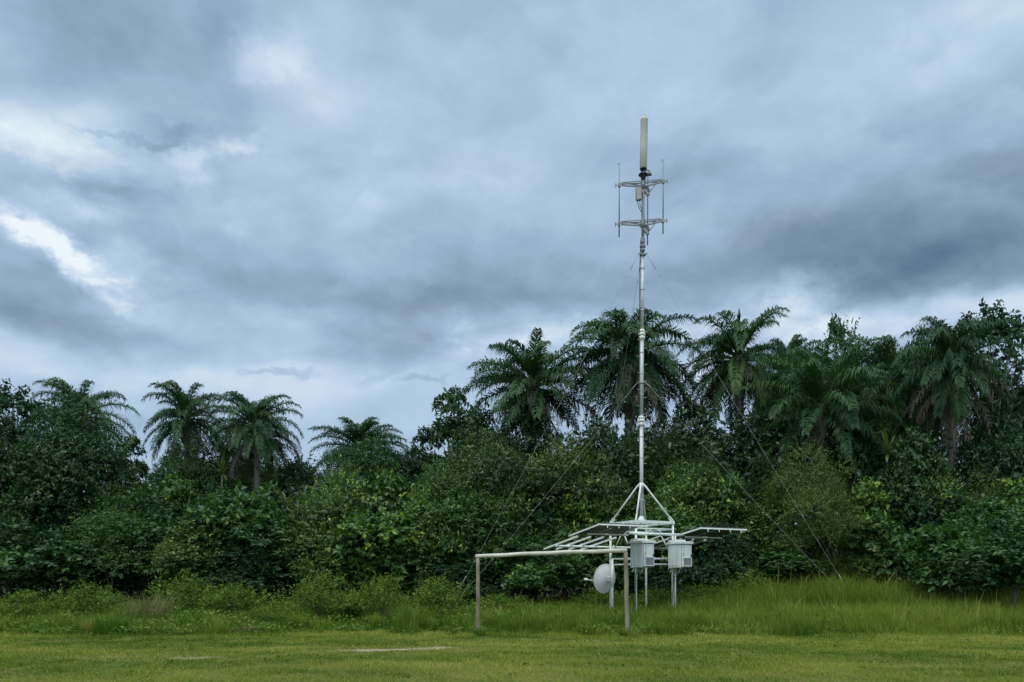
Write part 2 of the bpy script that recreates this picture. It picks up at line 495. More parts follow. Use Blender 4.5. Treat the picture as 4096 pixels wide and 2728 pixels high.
def terrain(x, y):
    x = np.asarray(x, dtype=float); y = np.asarray(y, dtype=float)
    rise = sstep(25.5, 37, y) * (0.30 + 0.22 * np.exp(-((x - 15) / 6.5) ** 2))
    rise = rise + 0.6 * sstep(38, 70, y)
    bump_ = 0.02 * np.sin(x * 1.3 + 0.7 * y) * np.sin(0.9 * y - 0.4 * x) + 0.012 * np.sin(3.1 * x) * np.cos(2.3 * y)
    return rise + bump_ * np.exp(-(np.maximum(np.abs(x) - 40, 0) / 20) ** 2)


def gz(x, y):
    return float(terrain(x, y))


def at(px, py, Y):
    return Vector(((px - 512) / F * Y, Y, EYE + (HORIZON - py) / F * Y))


def vnoise(x, y, seed=0):
    """smooth value noise, numpy"""
    x = np.asarray(x, float); y = np.asarray(y, float)
    xi, yi = np.floor(x).astype(np.int64), np.floor(y).astype(np.int64)
    xf, yf = x - xi, y - yi
    xf = xf * xf * (3 - 2 * xf); yf = yf * yf * (3 - 2 * yf)

    def h(a, b):
        n = (a * 374761393 + b * 668265263 + seed * 982451653) & 0xFFFFFFFF
        n = ((n ^ (n >> 13)) * 1274126177) & 0xFFFFFFFF
        return ((n ^ (n >> 16)) & 0xFFFF) / 65535.0
    return (h(xi, yi) * (1 - xf) + h(xi + 1, yi) * xf) * (1 - yf) + (h(xi, yi + 1) * (1 - xf) + h(xi + 1, yi + 1) * xf) * yf


def fbm(x, y, seed=0, oct_=3):
    s, a, tot = 0, 1.0, 0
    for i in range(oct_):
        s = s + a * vnoise(x * 2 ** i, y * 2 ** i, seed + i * 17)
        tot += a; a *= 0.5
    return s / tot


def EDGE_AMP(x):
    """how far the rough grass creeps forward or back along the pitch edge"""
    return 1.5 * (fbm(x * .3, x * 0 + 3, 4) - .5) * 2 + .8 * (fbm(x * 1.7, x * 0 + 8, 14, 2) - .5) * 2


# worn bare patches of earth on the pitch: centre x, y, half sizes
BARE = [(-.9, 22.65, .16, .10), (3.28, 22.5, .2, .12), (1.0, 21.6, .5, .12), (2.1, 21.2, .3, .10), (6.5, 17.2, .12, .05), (9.6, 18.1, .14, .05), (-10.4, 18.2, .2, .07), (-6.55, 16.6, 0.50, 0.24), (-2.6, 18.6, 1.0, 0.34), (-1.7, 18.75, 0.55, 0.25), (-3.6, 18.45, 0.6, 0.15)]
WORN = [(-3.2, 18.6, 4.5, 1.1), (0.6, 20.5, 3.5, 1.3), (-7.2, 16.6, 2.5, .8), (3, 21.0, 3, 1)]


def bare_mask(x, y, lst, seed=5):
    m = np.zeros_like(np.asarray(x, float))
    w = (fbm(x * 2.4, y * 4.5, seed, 4) - 0.5) * 1.5
    for (cx, cy, rx, ry) in lst:
        dd = np.sqrt(((x - cx) / rx) ** 2 + ((y - cy) / ry) ** 2) + w
        m = np.maximum(m, np.clip((1.15 - dd) / 0.4, 0, 1))
    return m


xs = np.unique(np.concatenate([np.linspace(-900, -60, 18), np.linspace(-60, -26, 18), np.linspace(-26, 30, 225), np.linspace(30, 60, 16), np.linspace(60, 900, 18)]))
ys = np.unique(np.concatenate([np.linspace(-400, -5, 14), np.linspace(-5, 9, 15), np.linspace(9, 40, 180), np.linspace(40, 80, 30), np.linspace(80, 1500, 24)]))
GX, GY = np.meshgrid(xs, ys)
GZ = terrain(GX, GY)
Vg = np.stack([GX.ravel(), GY.ravel(), GZ.ravel()], 1)
nx, ny = len(xs), len(ys)
I = np.arange(nx * ny).reshape(ny, nx)
Fg = np.stack([I[:-1, :-1].ravel(), I[:-1, 1:].ravel(), I[1:, 1:].ravel(), I[1:, :-1].ravel()], 1)


def ground_material():
    m, t = new_mat('ground_soil_and_turf')
    n = t.nodes
    at_ = n.new('ShaderNodeAttribute'); at_.attribute_name = 'tint'
    tc_ = n.new('ShaderNodeTexCoord')
    n1 = n.new('ShaderNodeTexNoise'); n1.inputs['Scale'].default_value = 0.5; n1.inputs['Detail'].default_value = 8; n1.inputs['Roughness'].default_value = 0.7
    n2 = n.new('ShaderNodeTexNoise'); n2.inputs['Scale'].default_value = 14; n2.inputs['Detail'].default_value = 6; n2.inputs['Roughness'].default_value = 0.7
    for q in (n1, n2):
        t.links.new(tc_.outputs['Object'], q.inputs['Vector'])
    r1 = n.new('ShaderNodeValToRGB')
    for e, p, c in zip((r1.color_ramp.elements[0], r1.color_ramp.elements[1]), (0.35, 0.65), ((0.090, 0.110, 0.014), (0.165, 0.155, 0.035))):
        e.position = p; e.color = (*c, 1)
    t.links.new(n1.outputs['Fac'], r1.inputs[0])
    r2 = n.new('ShaderNodeValToRGB')
    for e, p, c in zip((r2.color_ramp.elements[0], r2.color_ramp.elements[1]), (0.3, 0.7), ((0.6, 0.6, 0.6), (1.3, 1.3, 1.25))):
        e.position = p; e.color = (*c, 1)
    t.links.new(n2.outputs['Fac'], r2.inputs[0])
    mu = n.new('ShaderNodeMix'); mu.data_type = 'RGBA'; mu.blend_type = 'MULTIPLY'; mu.inputs['Factor'].default_value = 1
    t.links.new(r1.outputs[0], mu.inputs['A']); t.links.new(r2.outputs[0], mu.inputs['B'])
    dirt = n.new('ShaderNodeValToRGB')
    for e, p, c in zip((dirt.color_ramp.elements[0], dirt.color_ramp.elements[1]), (0.3, 0.7), ((0.22, 0.165, 0.105), (0.42, 0.34, 0.24))):
        e.position = p; e.color = (*c, 1)
    t.links.new(n2.outputs['Fac'], dirt.inputs[0])
    mx = n.new('ShaderNodeMix'); mx.data_type = 'RGBA'
    t.links.new(at_.outputs['Fac'], mx.inputs['Factor'])
    t.links.new(mu.outputs['Result'], mx.inputs['A']); t.links.new(dirt.outputs[0], mx.inputs['B'])
    p = n.new('ShaderNodeBsdfPrincipled'); p.inputs['Roughness'].default_value = 0.95; p.inputs['Specular IOR Level'].default_value = 0.2
    t.links.new(mx.outputs['Result'], p.inputs['Base Color'])
    b = n.new('ShaderNodeBump'); b.inputs['Strength'].default_value = 0.6; b.inputs['Distance'].default_value = 0.04
    t.links.new(n2.outputs['Fac'], b.inputs['Height']); t.links.new(b.outputs[0], p.inputs['Normal'])
    o = n.new('ShaderNodeOutputMaterial'); t.links.new(p.outputs[0], o.inputs['Surface'])
    return m


ground = mesh_from('ground', Vg, Fg, ground_material(), tint=bare_mask(Vg[:, 0], Vg[:, 1], BARE), smooth=True)
tag(ground, 'level grass pitch running back to the forest', kind='structure')


# ------------------------------------------------------------------ leaf and blade geometry (numpy)
def norm(a):
    return a / np.maximum(np.linalg.norm(a, axis=-1, keepdims=True), 1e-9)


def leaves_mesh(B, Dr, Nn, ln, wd, tint, fold=0.18, bend=0.0):
    """one folded rhombic leaf per row: base B, direction Dr, normal Nn"""
    Dr = norm(Dr); S = norm(np.cross(Dr, Nn)); U = np.cross(S, Dr)
    ln = ln[:, None]; wd = wd[:, None]
    mid = B + Dr * ln * 0.45
    tip = B + Dr * ln - U * ln * bend
    l = mid + S * wd * 0.5 + U * wd * fold
    r = mid - S * wd * 0.5 + U * wd * fold
    n = len(B)
    V = np.stack([B, l, tip, r], 1).reshape(-1, 3)
    i = np.arange(n) * 4
    Fc = np.concatenate([np.stack([i, i + 2, i + 1], 1), np.stack([i, i + 3, i + 2], 1)])
    return V, Fc, np.repeat(tint, 4)


def blades_mesh(B, ht, wd, lean, azm, tint, seg2=True):
    """grass blades: bent strips"""
    n = len(B)
    S = np.stack([np.cos(azm), np.sin(azm), np.zeros(n)], 1)
    la = azm + math.pi / 2
    Ld = np.stack([np.cos(la), np.sin(la), np.zeros(n)], 1)
    ht_, wd_, le_ = ht[:, None], wd[:, None], lean[:, None]
    Z = np.array([[0, 0, 1.0]])
    if not seg2:
        V = np.stack([B - S * wd_ / 2, B + S * wd_ / 2, B + Z * ht_ + Ld * le_ * ht_], 1).reshape(-1, 3)
        i = np.arange(n) * 3
        return V, np.stack([i, i + 1, i + 2], 1), np.repeat(tint, 3)
    m = B + Z * ht_ * 0.6 + Ld * le_ * ht_ * 0.3
    V = np.stack([B - S * wd_ / 2, B + S * wd_ / 2, m - S * wd_ * 0.4, m + S * wd_ * 0.4, B + Z * ht_ + Ld * le_ * ht_], 1).reshape(-1, 3)
    i = np.arange(n) * 5
    Fc = np.concatenate([np.stack([i, i + 1, i + 3], 1), np.stack([i, i + 3, i + 2], 1), np.stack([i + 2, i + 3, i + 4], 1)])
    return V, Fc, np.repeat(tint, 5)


def rand_dirs(rng, n):
    v = rng.normal(size=(n, 3))
    return norm(v)


def make_crown(seed, W, H, base, lumps, lump_r, twigs, nleaf, leaf_len, leaf_w, twig_len,
               flat=0.8, droop=0.25, zmin=-0.35, up=0.4, open_=False, tip_bright=0.25, skirt=0.0):
    """lumpy crown of twigs with leaves; returns verts, faces, tint and the lump centres"""
    rng = np.random.default_rng(seed)
    a, c = W / 2, (H - base) / 2
    cz = base + c
    C, Rr = [], []
    for k in range(lumps):
        dd = rand_dirs(rng, 1)[0]
        dd[2] = abs(dd[2]) if rng.random() > skirt + 0.25 else -abs(dd[2]) * 0.8
        rad = rng.uniform(0.45, 1.0) if not open_ else rng.uniform(0.6, 1.0)
        r = lump_r * rng.uniform(0.65, 1.3)
        C.append([dd[0] * max(a - r * .7, .1) * rad, dd[1] * max(a - r * .7, .1) * rad, cz + dd[2] * max(c - r * flat * .8, .1) * rad])
        Rr.append(r)
    C.append([0, 0, cz + c - lump_r * flat]); Rr.append(lump_r)
    C = np.array(C); Rr = np.array(Rr)
    pr = Rr ** 2; pr /= pr.sum()
    k = rng.choice(len(C), twigs, p=pr)
    dd = rand_dirs(rng, twigs)
    low = dd[:, 2] < zmin
    dd[low, 2] *= -1
    shell = rng.uniform(0.55, 1.0, twigs) ** 0.6
    O = C[k] + dd * (Rr[k] * shell)[:, None] * np.array([[1, 1, flat]])
    O[:, 2] = np.maximum(O[:, 2], 0.05)
    T = norm(dd * np.array([[1, 1, 0.7]]) + np.array([[0, 0, up]]) + rng.normal(size=(twigs, 3)) * 0.35)
    tl = twig_len * rng.uniform(0.5, 1.4, twigs)
    lt = rng.uniform(0, 1, twigs)          # twig tint: young and old growth
    lump_t = rng.uniform(-0.18, 0.18, len(C))[k]
    s = np.linspace(0.15, 1.0, nleaf)
    P = O[:, None, :] + T[:, None, :] * (tl[:, None] * s[None])[..., None] - np.array([0, 0, 1.0]) * (droop * tl[:, None] * s[None] ** 2)[..., None]
    n = twigs * nleaf
    P = P.reshape(-1, 3)
    Tt = np.repeat(T, nleaf, 0)
    side = norm(np.cross(Tt, np.array([[0, 0, 1.0]])) + rng.normal(size=(n, 3)) * 0.3)
    sgn = np.tile(np.where(np.arange(nleaf) % 2 == 0, 1.0, -1.0), twigs)[:, None]
    Dr = norm(side * sgn * 0.9 + Tt * 0.55 + rng.normal(size=(n, 3)) * 0.35 - np.array([[0, 0, 1.0]]) * droop)
    Nn = norm(np.array([[0, 0, 1.0]]) * 0.9 + np.repeat(dd, nleaf, 0) * 0.5 + rng.normal(size=(n, 3)) * 0.45)
    ln = leaf_len * rng.uniform(0.55, 1.25, n)
    wd = leaf_w * rng.uniform(0.7, 1.2, n) * ln / leaf_len
    tint = 0.30 + 0.30 * np.repeat(lt, nleaf) + np.repeat(lump_t, nleaf) + rng.normal(size=n) * 0.09 + tip_bright * np.tile(s ** 3, twigs) * np.repeat(lt > 0.7, nleaf)
    V, Fc, tn = leaves_mesh(P, Dr, Nn, ln, wd, np.clip(tint, 0, 1), bend=0.12)
    return V, Fc, tn, C, Rr


def trunk_mesh(seed, H, r, C, lim=9, base=0.0, twist=0.25):
    rng = random.Random(seed)
    mb = MB()
    top = H
    pts = []
    k = 6
    ox, oy = 0, 0
    for i in range(k + 1):
        pts.append((ox, oy, top * i / k))
        ox += rng.uniform(-1, 1) * twist * 0.4; oy += rng.uniform(-1, 1) * twist * 0.4
    mb.tube(pts, [r * (1.35 if i == 0 else 1) * (1 - 0.65 * i / k) for i in range(k + 1)], 8)
    order = sorted(range(len(C)), key=lambda q: -C[q][2])
    for q in order[:lim]:
        c = Vector(C[q])
        f = rng.uniform(0.35, 0.85)
        i0 = min(int(f * k), k - 1)
        p0 = Vector(pts[i0])
        if c.z < p0.z:
            p0 = Vector(pts[max(1, i0 // 2)])
        mid = p0.lerp(c, 0.5) + Vector((rng.uniform(-.2, .2), rng.uniform(-.2, .2), rng.uniform(0, .35)))
        mb.tube([p0, mid, c], [r * 0.5, r * 0.33, r * 0.12], 6, caps=False)
    return mb


def make_frond(rng, length, e0, curl, azm, leaf_l, npair, stiff, V, Fc, T, o, tint0, dead=False):
    """one feather frond: a curved rachis with two ranks of drooping leaflets"""
    m = 14
    e = e0
    p = np.array(o, float)
    pts = [p.copy()]; dirs = []
    ca, sa = math.cos(azm), math.sin(azm)
    for i in range(m):
        dv = np.array([ca * math.cos(e), sa * math.cos(e), math.sin(e)])
        dirs.append(dv)
        p = p + dv * length / m
        pts.append(p.copy())
        e -= curl / m * (0.35 + 1.5 * (i / m) ** 1.3)
        e = max(e, -1.5)
    dirs.append(dirs[-1])
    pts = np.array(pts); dirs = np.array(dirs)
    # rachis: a thin strip of two crossed quads
    sd = np.array([-sa, ca, 0.0])
    for q in range(m):
        w0 = 0.05 * (1 - q / m) + 0.012; w1 = 0.05 * (1 - (q + 1) / m) + 0.012
        for ax in (sd, np.cross(dirs[q], sd)):
            b = sum(len(v) for v in V)
            V.append(np.array([pts[q] - ax * w0, pts[q] + ax * w0, pts[q + 1] + ax * w1, pts[q + 1] - ax * w1]))
            Fc.append(np.array([[b, b + 1, b + 2], [b, b + 2, b + 3]]))
            T.append(np.full(4, min(1, tint0 + 0.15)))
    t = np.linspace(0.16, 1.0, npair)
    t = np.repeat(t, 2) + rng.normal(size=npair * 2) * 0.006
    t = np.clip(t, 0.1, 1.0)
    sg = np.tile([1.0, -1.0], npair)[:, None]
    idx = np.clip(t * m, 0, m - 1e-3); i0 = idx.astype(int); fr = (idx - i0)[:, None]
    B = pts[i0] * (1 - fr) + pts[i0 + 1] * fr
    Dv = dirs[i0]
    S = sd[None] * sg
    U = norm(np.cross(S * sg, Dv)) * 1.0
    U = np.where(U[:, 2:3] < 0, -U, U)
    n = len(t)
    plum = rng.normal(size=(n, 1)) * 0.26
    D1 = norm(S * 0.85 + Dv * (0.45 + 0.25 * t[:, None]) + U * (0.28 + plum) + rng.normal(size=(n, 3)) * 0.08)
    ll = leaf_l * (0.45 + 0.85 * np.sin(np.pi * np.clip(t * 0.92 + 0.05, 0, 1)) ** 0.8) * rng.uniform(0.8, 1.15, n) * (1 - 0.25 * t)
    G = np.array([[0, 0, -1.0]])
    D2 = norm(D1 * stiff + G * (1.0 if not dead else 2.2) * rng.uniform(0.6, 1.2, (n, 1)))
    Mid = B + D1 * (ll * 0.45)[:, None]
    Tip = Mid + D2 * (ll * 0.55)[:, None]
    Wd = (0.027 if not dead else 0.022) * rng.uniform(0.8, 1.3, n)[:, None]
    Sx = norm(np.cross(D1, U)) * Wd
    b = sum(len(v) for v in V)
    V.append(np.stack([B - Sx * .5, B + Sx * .5, Mid + Sx, Mid - Sx, Tip], 1).reshape(-1, 3))
    i = np.arange(n) * 5 + b
    Fc.append(np.concatenate([np.stack([i, i + 1, i + 2], 1), np.stack([i, i + 2, i + 3], 1), np.stack([i + 3, i + 2, i + 4], 1)]))
    T.append(np.repeat(np.clip(tint0 + rng.normal(size=n) * 0.08, 0, 1), 5))


def palm_parts(seed, trunk_h, fr_len, n_up, skirt, lean=0.0, leaf_l=0.85, low=-28, curl0=95, brown=0.0):
    rng = np.random.default_rng(seed)
    V, Fc, T = [], [], []
    o0 = np.array([lean, 0, trunk_h])
    ga = 2.399963
    for k in range(n_up):
        q = k / (n_up - 1)
        e0 = R(76) - q ** 0.8 * R(76 - low) + rng.normal() * 0.08
        L_ = fr_len * (0.86 + 0.22 * math.sin(math.pi * min(1, q * 0.8 + 0.2))) * rng.uniform(0.9, 1.08)
        if q < 0.18:
            L_ *= 0.68 + 1.6 * q
        if rng.random() < 0.08:
            L_ *= 0.65
        curl = R(curl0) * (1.12 - 0.5 * q) * rng.uniform(0.85, 1.15)
        a = k * ga + rng.normal() * 0.25
        o = o0 + np.array([math.cos(a) * 0.18 * q, math.sin(a) * 0.18 * q, -0.45 * q])
        make_frond(rng, L_, e0, curl, a, leaf_l * rng.uniform(0.75, 1.1), int(rng.integers(62, 76)), rng.uniform(0.6, 1.0), V, Fc, T, o, rng.uniform(0.1, 0.8))
    crown = (np.concatenate(V), np.concatenate(Fc), np.concatenate(T))
    dead = None
    if skirt:
        V, Fc, T = [], [], []
        for k in range(skirt):
            a = rng.uniform(0, 2 * math.pi)
            o = o0 + np.array([math.cos(a) * 0.3, math.sin(a) * 0.3, -0.5 - rng.uniform(0, 1.0)])
            make_frond(rng, fr_len * rng.uniform(0.55, 0.95), R(rng.uniform(-40, 5)), R(75), a, leaf_l * 0.75, 26, 0.35, V, Fc, T, o, rng.uniform(0.1, 0.9), True)
        dead = (np.concatenate(V), np.concatenate(Fc), np.concatenate(T))
    # trunk: tapered column ringed with old leaf bases
    mb = MB()
    pts, rs = [], []
    k = 22
    for i in range(k + 1):
        f = i / k
        pts.append((lean * f ** 1.5, 0.06 * math.sin(5 * f + seed), trunk_h * f))
        rs.append((0.27 - 0.06 * f) * (1.25 if i == 0 else 1) + (0.03 if i % 2 else -0.01) + (0.10 if f > 0.86 else 0))
    mb.tube(pts, rs, 12)
    r2 = random.Random(seed)
    for i in range(60):
        f = r2.uniform(0.55, 1.0) if i < 45 else r2.uniform(0.1, 1)
        a = r2.uniform(0, 6.283)
        rr = 0.22
        c = Vector((lean * f ** 1.5 + math.cos(a) * rr, math.sin(a) * rr, trunk_h * f))
        mb.tube([c, c + Vector((math.cos(a) * .16, math.sin(a) * .16, .22))], [.07, .03], 5)
    return crown, dead, mb


def rosette_parts(seed, stem_h, nl, ll, lw):
    """young broad-leaved rosette on a thin stem"""
    rng = np.random.default_rng(seed)
    V, Fc, T = [], [], []
    for k in range(nl):
        q = k / nl
        a = k * 2.4 + rng.normal() * .2
        e = R(82) - q * R(95)
        Lk = ll * rng.uniform(0.8, 1.15)
        p = np.array([0, 0, stem_h]); m = 6
        tn = np.clip(rng.uniform(0.25, 0.95), 0, 1)
        prev = None
        for i in range(m + 1):
            dv = np.array([math.cos(a) * math.cos(e), math.sin(a) * math.cos(e), math.sin(e)])
            w = lw * (math.sin(math.pi * min(1, (i + 0.4) / (m + 0.6))) ** 0.8 + 0.05)
            sd = np.array([-math.sin(a), math.cos(a), 0]); upv = np.cross(dv, sd)
            row = np.array([p - sd * w / 2 - upv * w * .12, p, p + sd * w / 2 - upv * w * .12])
            b = sum(len(v) for v in V)
            V.append(row); T.append(np.full(3, tn))
            if prev is not None:
                Fc.append(np.array([[prev, prev + 1, b + 1], [prev, b + 1, b], [prev + 1, prev + 2, b + 2], [prev + 1, b + 2, b + 1]]))
            prev = b
            p = p + dv * Lk / m
            e -= R(55) / m * (0.5 + i / m)
    mb = MB(); mb.tube([(0, 0, 0), (0.04, 0.02, stem_h * .5), (0, 0, stem_h)], [.09, .07, .05], 7)
    return (np.concatenate(V), np.concatenate(Fc), np.concatenate(T)), mb


# ------------------------------------------------------------------ plant prototypes (hidden until first placed)
PROTO = {}


def crown_proto(key, mat, trunk_r, lim, **kw):
    V, Fc, tn, C, Rr = make_crown(**kw)
    zt = np.percentile(V[:, 2], 99.7)
    w = 2 * np.percentile(np.hypot(V[:, 0], V[:, 1]), 97)
    parts = [('foliage' if kw['base'] < 0.8 else 'crown', (V, Fc, tn), mat, None)]
    tm = trunk_mesh(kw['seed'], kw['base'] + (kw['H'] - kw['base']) * 0.6, trunk_r, C, lim)
    parts.append(('stem' if kw['base'] < 0.8 else 'trunk', tm, M_BARK, None))
    PROTO[key] = dict(parts=parts, H=zt, W=w, first=None)


crown_proto('broad_a', LM['bush'], 0.06, 6, seed=11, W=4.6, H=4.6, base=0.2, lumps=15, lump_r=0.95, twigs=1050, nleaf=8, leaf_len=0.26, leaf_w=0.155, twig_len=0.55, skirt=0.25)
crown_proto('broad_b', LM['bush'], 0.06, 6, seed=12, W=4.8, H=4.2, base=0.2, lumps=18, lump_r=0.85, twigs=1050, nleaf=8, leaf_len=0.29, leaf_w=0.18, twig_len=0.6, skirt=0.25, droop=0.4)
crown_proto('broad_c', LM['bush'], 0.06, 6, seed=13, W=4.2, H=5.0, base=0.2, lumps=16, lump_r=0.9, twigs=1100, nleaf=8, leaf_len=0.23, leaf_w=0.13, twig_len=0.7, skirt=0.25, up=0.7)
crown_proto('fine_a', LM['bush'], 0.05, 6, seed=14, W=4.6, H=4.4, base=0.2, lumps=16, lump_r=0.95, twigs=1900, nleaf=9, leaf_len=0.12, leaf_w=0.065, twig_len=0.5, skirt=0.25)
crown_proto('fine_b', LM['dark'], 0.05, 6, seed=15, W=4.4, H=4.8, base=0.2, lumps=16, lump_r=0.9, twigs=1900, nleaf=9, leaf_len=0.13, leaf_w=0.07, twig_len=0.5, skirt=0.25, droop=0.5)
crown_proto('lime_a', LM['lime'], 0.06, 6, seed=51, W=4.4, H=4.4, base=0.2, lumps=16, lump_r=0.85, twigs=1500, nleaf=8, leaf_len=0.17, leaf_w=0.10, twig_len=0.6, skirt=0.25, up=0.6, tip_bright=0.35)
crown_proto('shoot_a', LM['bush'], 0.05, 14, seed=18, W=3.6, H=6.0, base=0.3, lumps=20, lump_r=0.55, twigs=720, nleaf=7, leaf_len=0.34, leaf_w=0.22, twig_len=0.8, skirt=0.2, up=1.0, tip_bright=0.5, droop=0.35)
crown_proto('shoot_b', LM['bush'], 0.05, 14, seed=19, W=4.0, H=5.0, base=0.3, lumps=22, lump_r=0.55, twigs=1300, nleaf=8, leaf_len=0.17, leaf_w=0.07, twig_len=1.0, skirt=0.2, up=0.9, tip_bright=0.4)
crown_proto('low_a', LM['weed'], 0.03, 8, seed=16, W=2.8, H=1.7, base=0.05, lumps=26, lump_r=0.24, twigs=420, nleaf=8, leaf_len=0.13, leaf_w=0.055, twig_len=0.6, skirt=0.3, up=1.3)
crown_proto('low_b', LM['weed'], 0.03, 8, seed=17, W=3.0, H=1.5, base=0.05, lumps=28, lump_r=0.22, twigs=460, nleaf=9, leaf_len=0.10, leaf_w=0.04, twig_len=0.55, skirt=0.3, up=1.5)
crown_proto('tree_a', LM['mango'], 0.20, 12, seed=21, W=8.0, H=9.0, base=1.2, lumps=26, lump_r=1.35, twigs=3000, nleaf=8, leaf_len=0.22, leaf_w=0.10, twig_len=0.6, flat=0.65, skirt=0.1)
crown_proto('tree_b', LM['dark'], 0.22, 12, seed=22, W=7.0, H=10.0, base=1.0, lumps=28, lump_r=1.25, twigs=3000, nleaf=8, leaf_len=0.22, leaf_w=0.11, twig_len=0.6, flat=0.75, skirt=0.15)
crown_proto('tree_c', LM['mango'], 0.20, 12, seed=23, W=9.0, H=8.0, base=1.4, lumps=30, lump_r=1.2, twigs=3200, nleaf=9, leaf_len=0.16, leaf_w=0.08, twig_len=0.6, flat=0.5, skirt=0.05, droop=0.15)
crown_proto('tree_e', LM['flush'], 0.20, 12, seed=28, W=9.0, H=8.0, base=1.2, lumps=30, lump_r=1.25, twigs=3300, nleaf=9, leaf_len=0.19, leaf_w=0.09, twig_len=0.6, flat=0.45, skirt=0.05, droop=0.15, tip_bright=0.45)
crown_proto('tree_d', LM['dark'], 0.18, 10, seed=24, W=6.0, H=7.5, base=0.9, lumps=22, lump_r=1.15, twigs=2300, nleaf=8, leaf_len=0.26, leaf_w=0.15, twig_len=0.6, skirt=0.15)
crown_proto('feather_a', LM['feather'], 0.16, 12, seed=25, W=8.0, H=7.0, base=1.0, lumps=30, lump_r=1.2, twigs=3600, nleaf=12, leaf_len=0.13, leaf_w=0.05, twig_len=0.8, flat=0.38, droop=0.12, up=0.15)
crown_proto('open_a', LM['dark'], 0.16, 16, seed=26, W=5.5, H=13.0, base=7.0, lumps=22, lump_r=0.55, twigs=430, nleaf=7, leaf_len=0.34, leaf_w=0.19, twig_len=0.55, flat=0.8, open_=True, droop=0.3)
crown_proto('open_b', LM['dark'], 0.14, 14, seed=27, W=4.0, H=10.0, base=5.5, lumps=16, lump_r=0.5, twigs=320, nleaf=8, leaf_len=0.40, leaf_w=0.17, twig_len=0.5, flat=0.6, open_=True, droop=0.4)

for key, a, kw in (
    ('palm_a', (31, 12.0, 3.9, 44, 4), dict(leaf_l=0.80, lean=0.3, low=-30)),
    ('palm_b', (32, 12.0, 4.0, 54, 22), dict(leaf_l=0.85, lean=-0.2, low=-35)),
    ('palm_c', (33, 11.0, 3.7, 44, 12), dict(leaf_l=0.85, lean=-0.2, low=-25, curl0=80)),
    ('palm_d', (34, 9.0, 4.4, 46, 4), dict(leaf_l=0.80, lean=0.3, low=-20, curl0=85)),
    ('palm_e', (35, 12.0, 4.0, 48, 12), dict(leaf_l=0.82, lean=0.1, low=-40, curl0=105)),
    ('palm_f', (36, 12.0, 3.9, 58, 22), dict(leaf_l=0.9, lean=0.2, low=-38, curl0=100)),
):
    crown, dead, tm = palm_parts(*a, **kw)
    parts = [('crown', crown, LM['palm'], None)]
    if dead:
        parts.append(('dead_fronds', dead, LM['dead'], None))
    parts.append(('trunk', tm, M_PALMTRUNK, None))
    PROTO[key] = dict(parts=parts, H=np.percentile(crown[0][:, 2], 99.8), W=2 * np.percentile(np.abs(crown[0][:, 0]), 94), first=None, hub=a[1])
for key, a in {'rosette_a': (41, 5.2, 18, 1.1, 0.21), 'rosette_b': (42, 5.0, 15, 1.0, 0.19)}.items():
    crown, tm = rosette_parts(*a)
    PROTO[key] = dict(parts=[('leaves', crown, LM['rosette'], None), ('stem', tm, M_BARK, None)], H=np.max(crown[0][:, 2]), W=2 * np.max(np.abs(crown[0][:, 0])), first=None)

prng = random.Random(7)


def plant(key, name, cat, group, label, loc, sxy, sz, rz):
    pr = PROTO[key]
    root = thing(name, label, cat, loc, group, rz)
    root.scale = (sxy, sxy, sz)
    if pr['first'] is None:
        pr['first'] = []
        for (pn, geo, mat, _) in pr['parts']:
            if isinstance(geo, MB):
                o = geo.build(pn, mat, root)
            else:
                o = mesh_from(pn, geo[0], geo[1], mat, root, tint=geo[2])
            pr['first'].append(o)
    else:
        for src in pr['first']:
            c = src.copy()
            COL.objects.link(c)
            c.parent = root
    return root


NAMES = {'broad': ('broadleaf_bush', 'bush', 'bushes along the forest edge'), 'fine': ('leafy_bush', 'bush', 'bushes along the forest edge'),
         'lime': ('broadleaf_bush', 'bush', 'bushes along the forest edge'), 'shoot': ('upright_shrub', 'shrub', 'shrubs stepping up to the forest trees'), 'low': ('low_shrub', 'shrub', 'low shrubs in the rough grass'), 'tree': ('forest_tree', 'tree', 'trees of the forest'),
         'feather': ('feathery_tree', 'tree', 'trees of the forest'), 'open': ('open_crowned_tree', 'tree', 'trees of the forest'),
         'palm': ('oil_palm', 'palm', 'oil palms rising over the forest'), 'rosette': ('rosette_plant', 'plant', 'rosette plants in the thicket')}


def put(key, px, py_top, w_px, Y, label, rz=None, grow=1.0):
    """stand a plant Y metres away so that its top and width come out as seen"""
    pr = PROTO[key]
    p = at(px, py_top, Y)
    g = gz(p.x, Y) - 0.05
    sz = (p.z - g) / pr['H']
    sxy = w_px / F * Y / pr['W'] * grow
    nm, cat, grp = NAMES[key.split('_')[0]]
    return plant(key, nm, cat, grp, label, (p.x, Y, g), sxy, sz, prng.uniform(0, 6.28) if rz is None else rz)


# oil palms: x, top, width, distance
put('palm_a', 80, 384, 78, 46, 'oil palm partly hidden by the big dark tree on the clearing edge')
put('palm_a', 187, 386, 70, 44, 'oil palm with thin feathery fronds, standing beside the skirted palm', 2.1)
put('palm_b', 258, 394, 76, 42, 'oil palm with a full skirt of grey dead fronds around its trunk', 0.8)
put('palm_c', 362, 420, 74, 52, 'small distant oil palm sunk among round treetops beyond the bushes')
put('palm_c', 531, 341, 104, 44, 'ragged oil palm draped in dark vines, between the mast and the open sky gap', 4.0)
put('palm_f', 632, 317, 104, 43, 'tall oil palm with a huge drooping crown directly behind the mast', 2.4)
spiked = put('palm_e', 738, 320, 98, 44, 'oil palm with a bare dead spike standing up from its crown', 5.2)
hp = PROTO['palm_e']['H']
MB().tube([(0, 0, 12.0), (.02, .03, 14.0), (.06, .02, hp + .15), (.05, .05, hp + .55)], [.10, .10, .11, .03], 7).build('dead_spike', M_BARK, spiked)
put('palm_d', 820, 352, 128, 40, 'broad oil palm with long arching fronds, lower than its neighbours', 1.0)
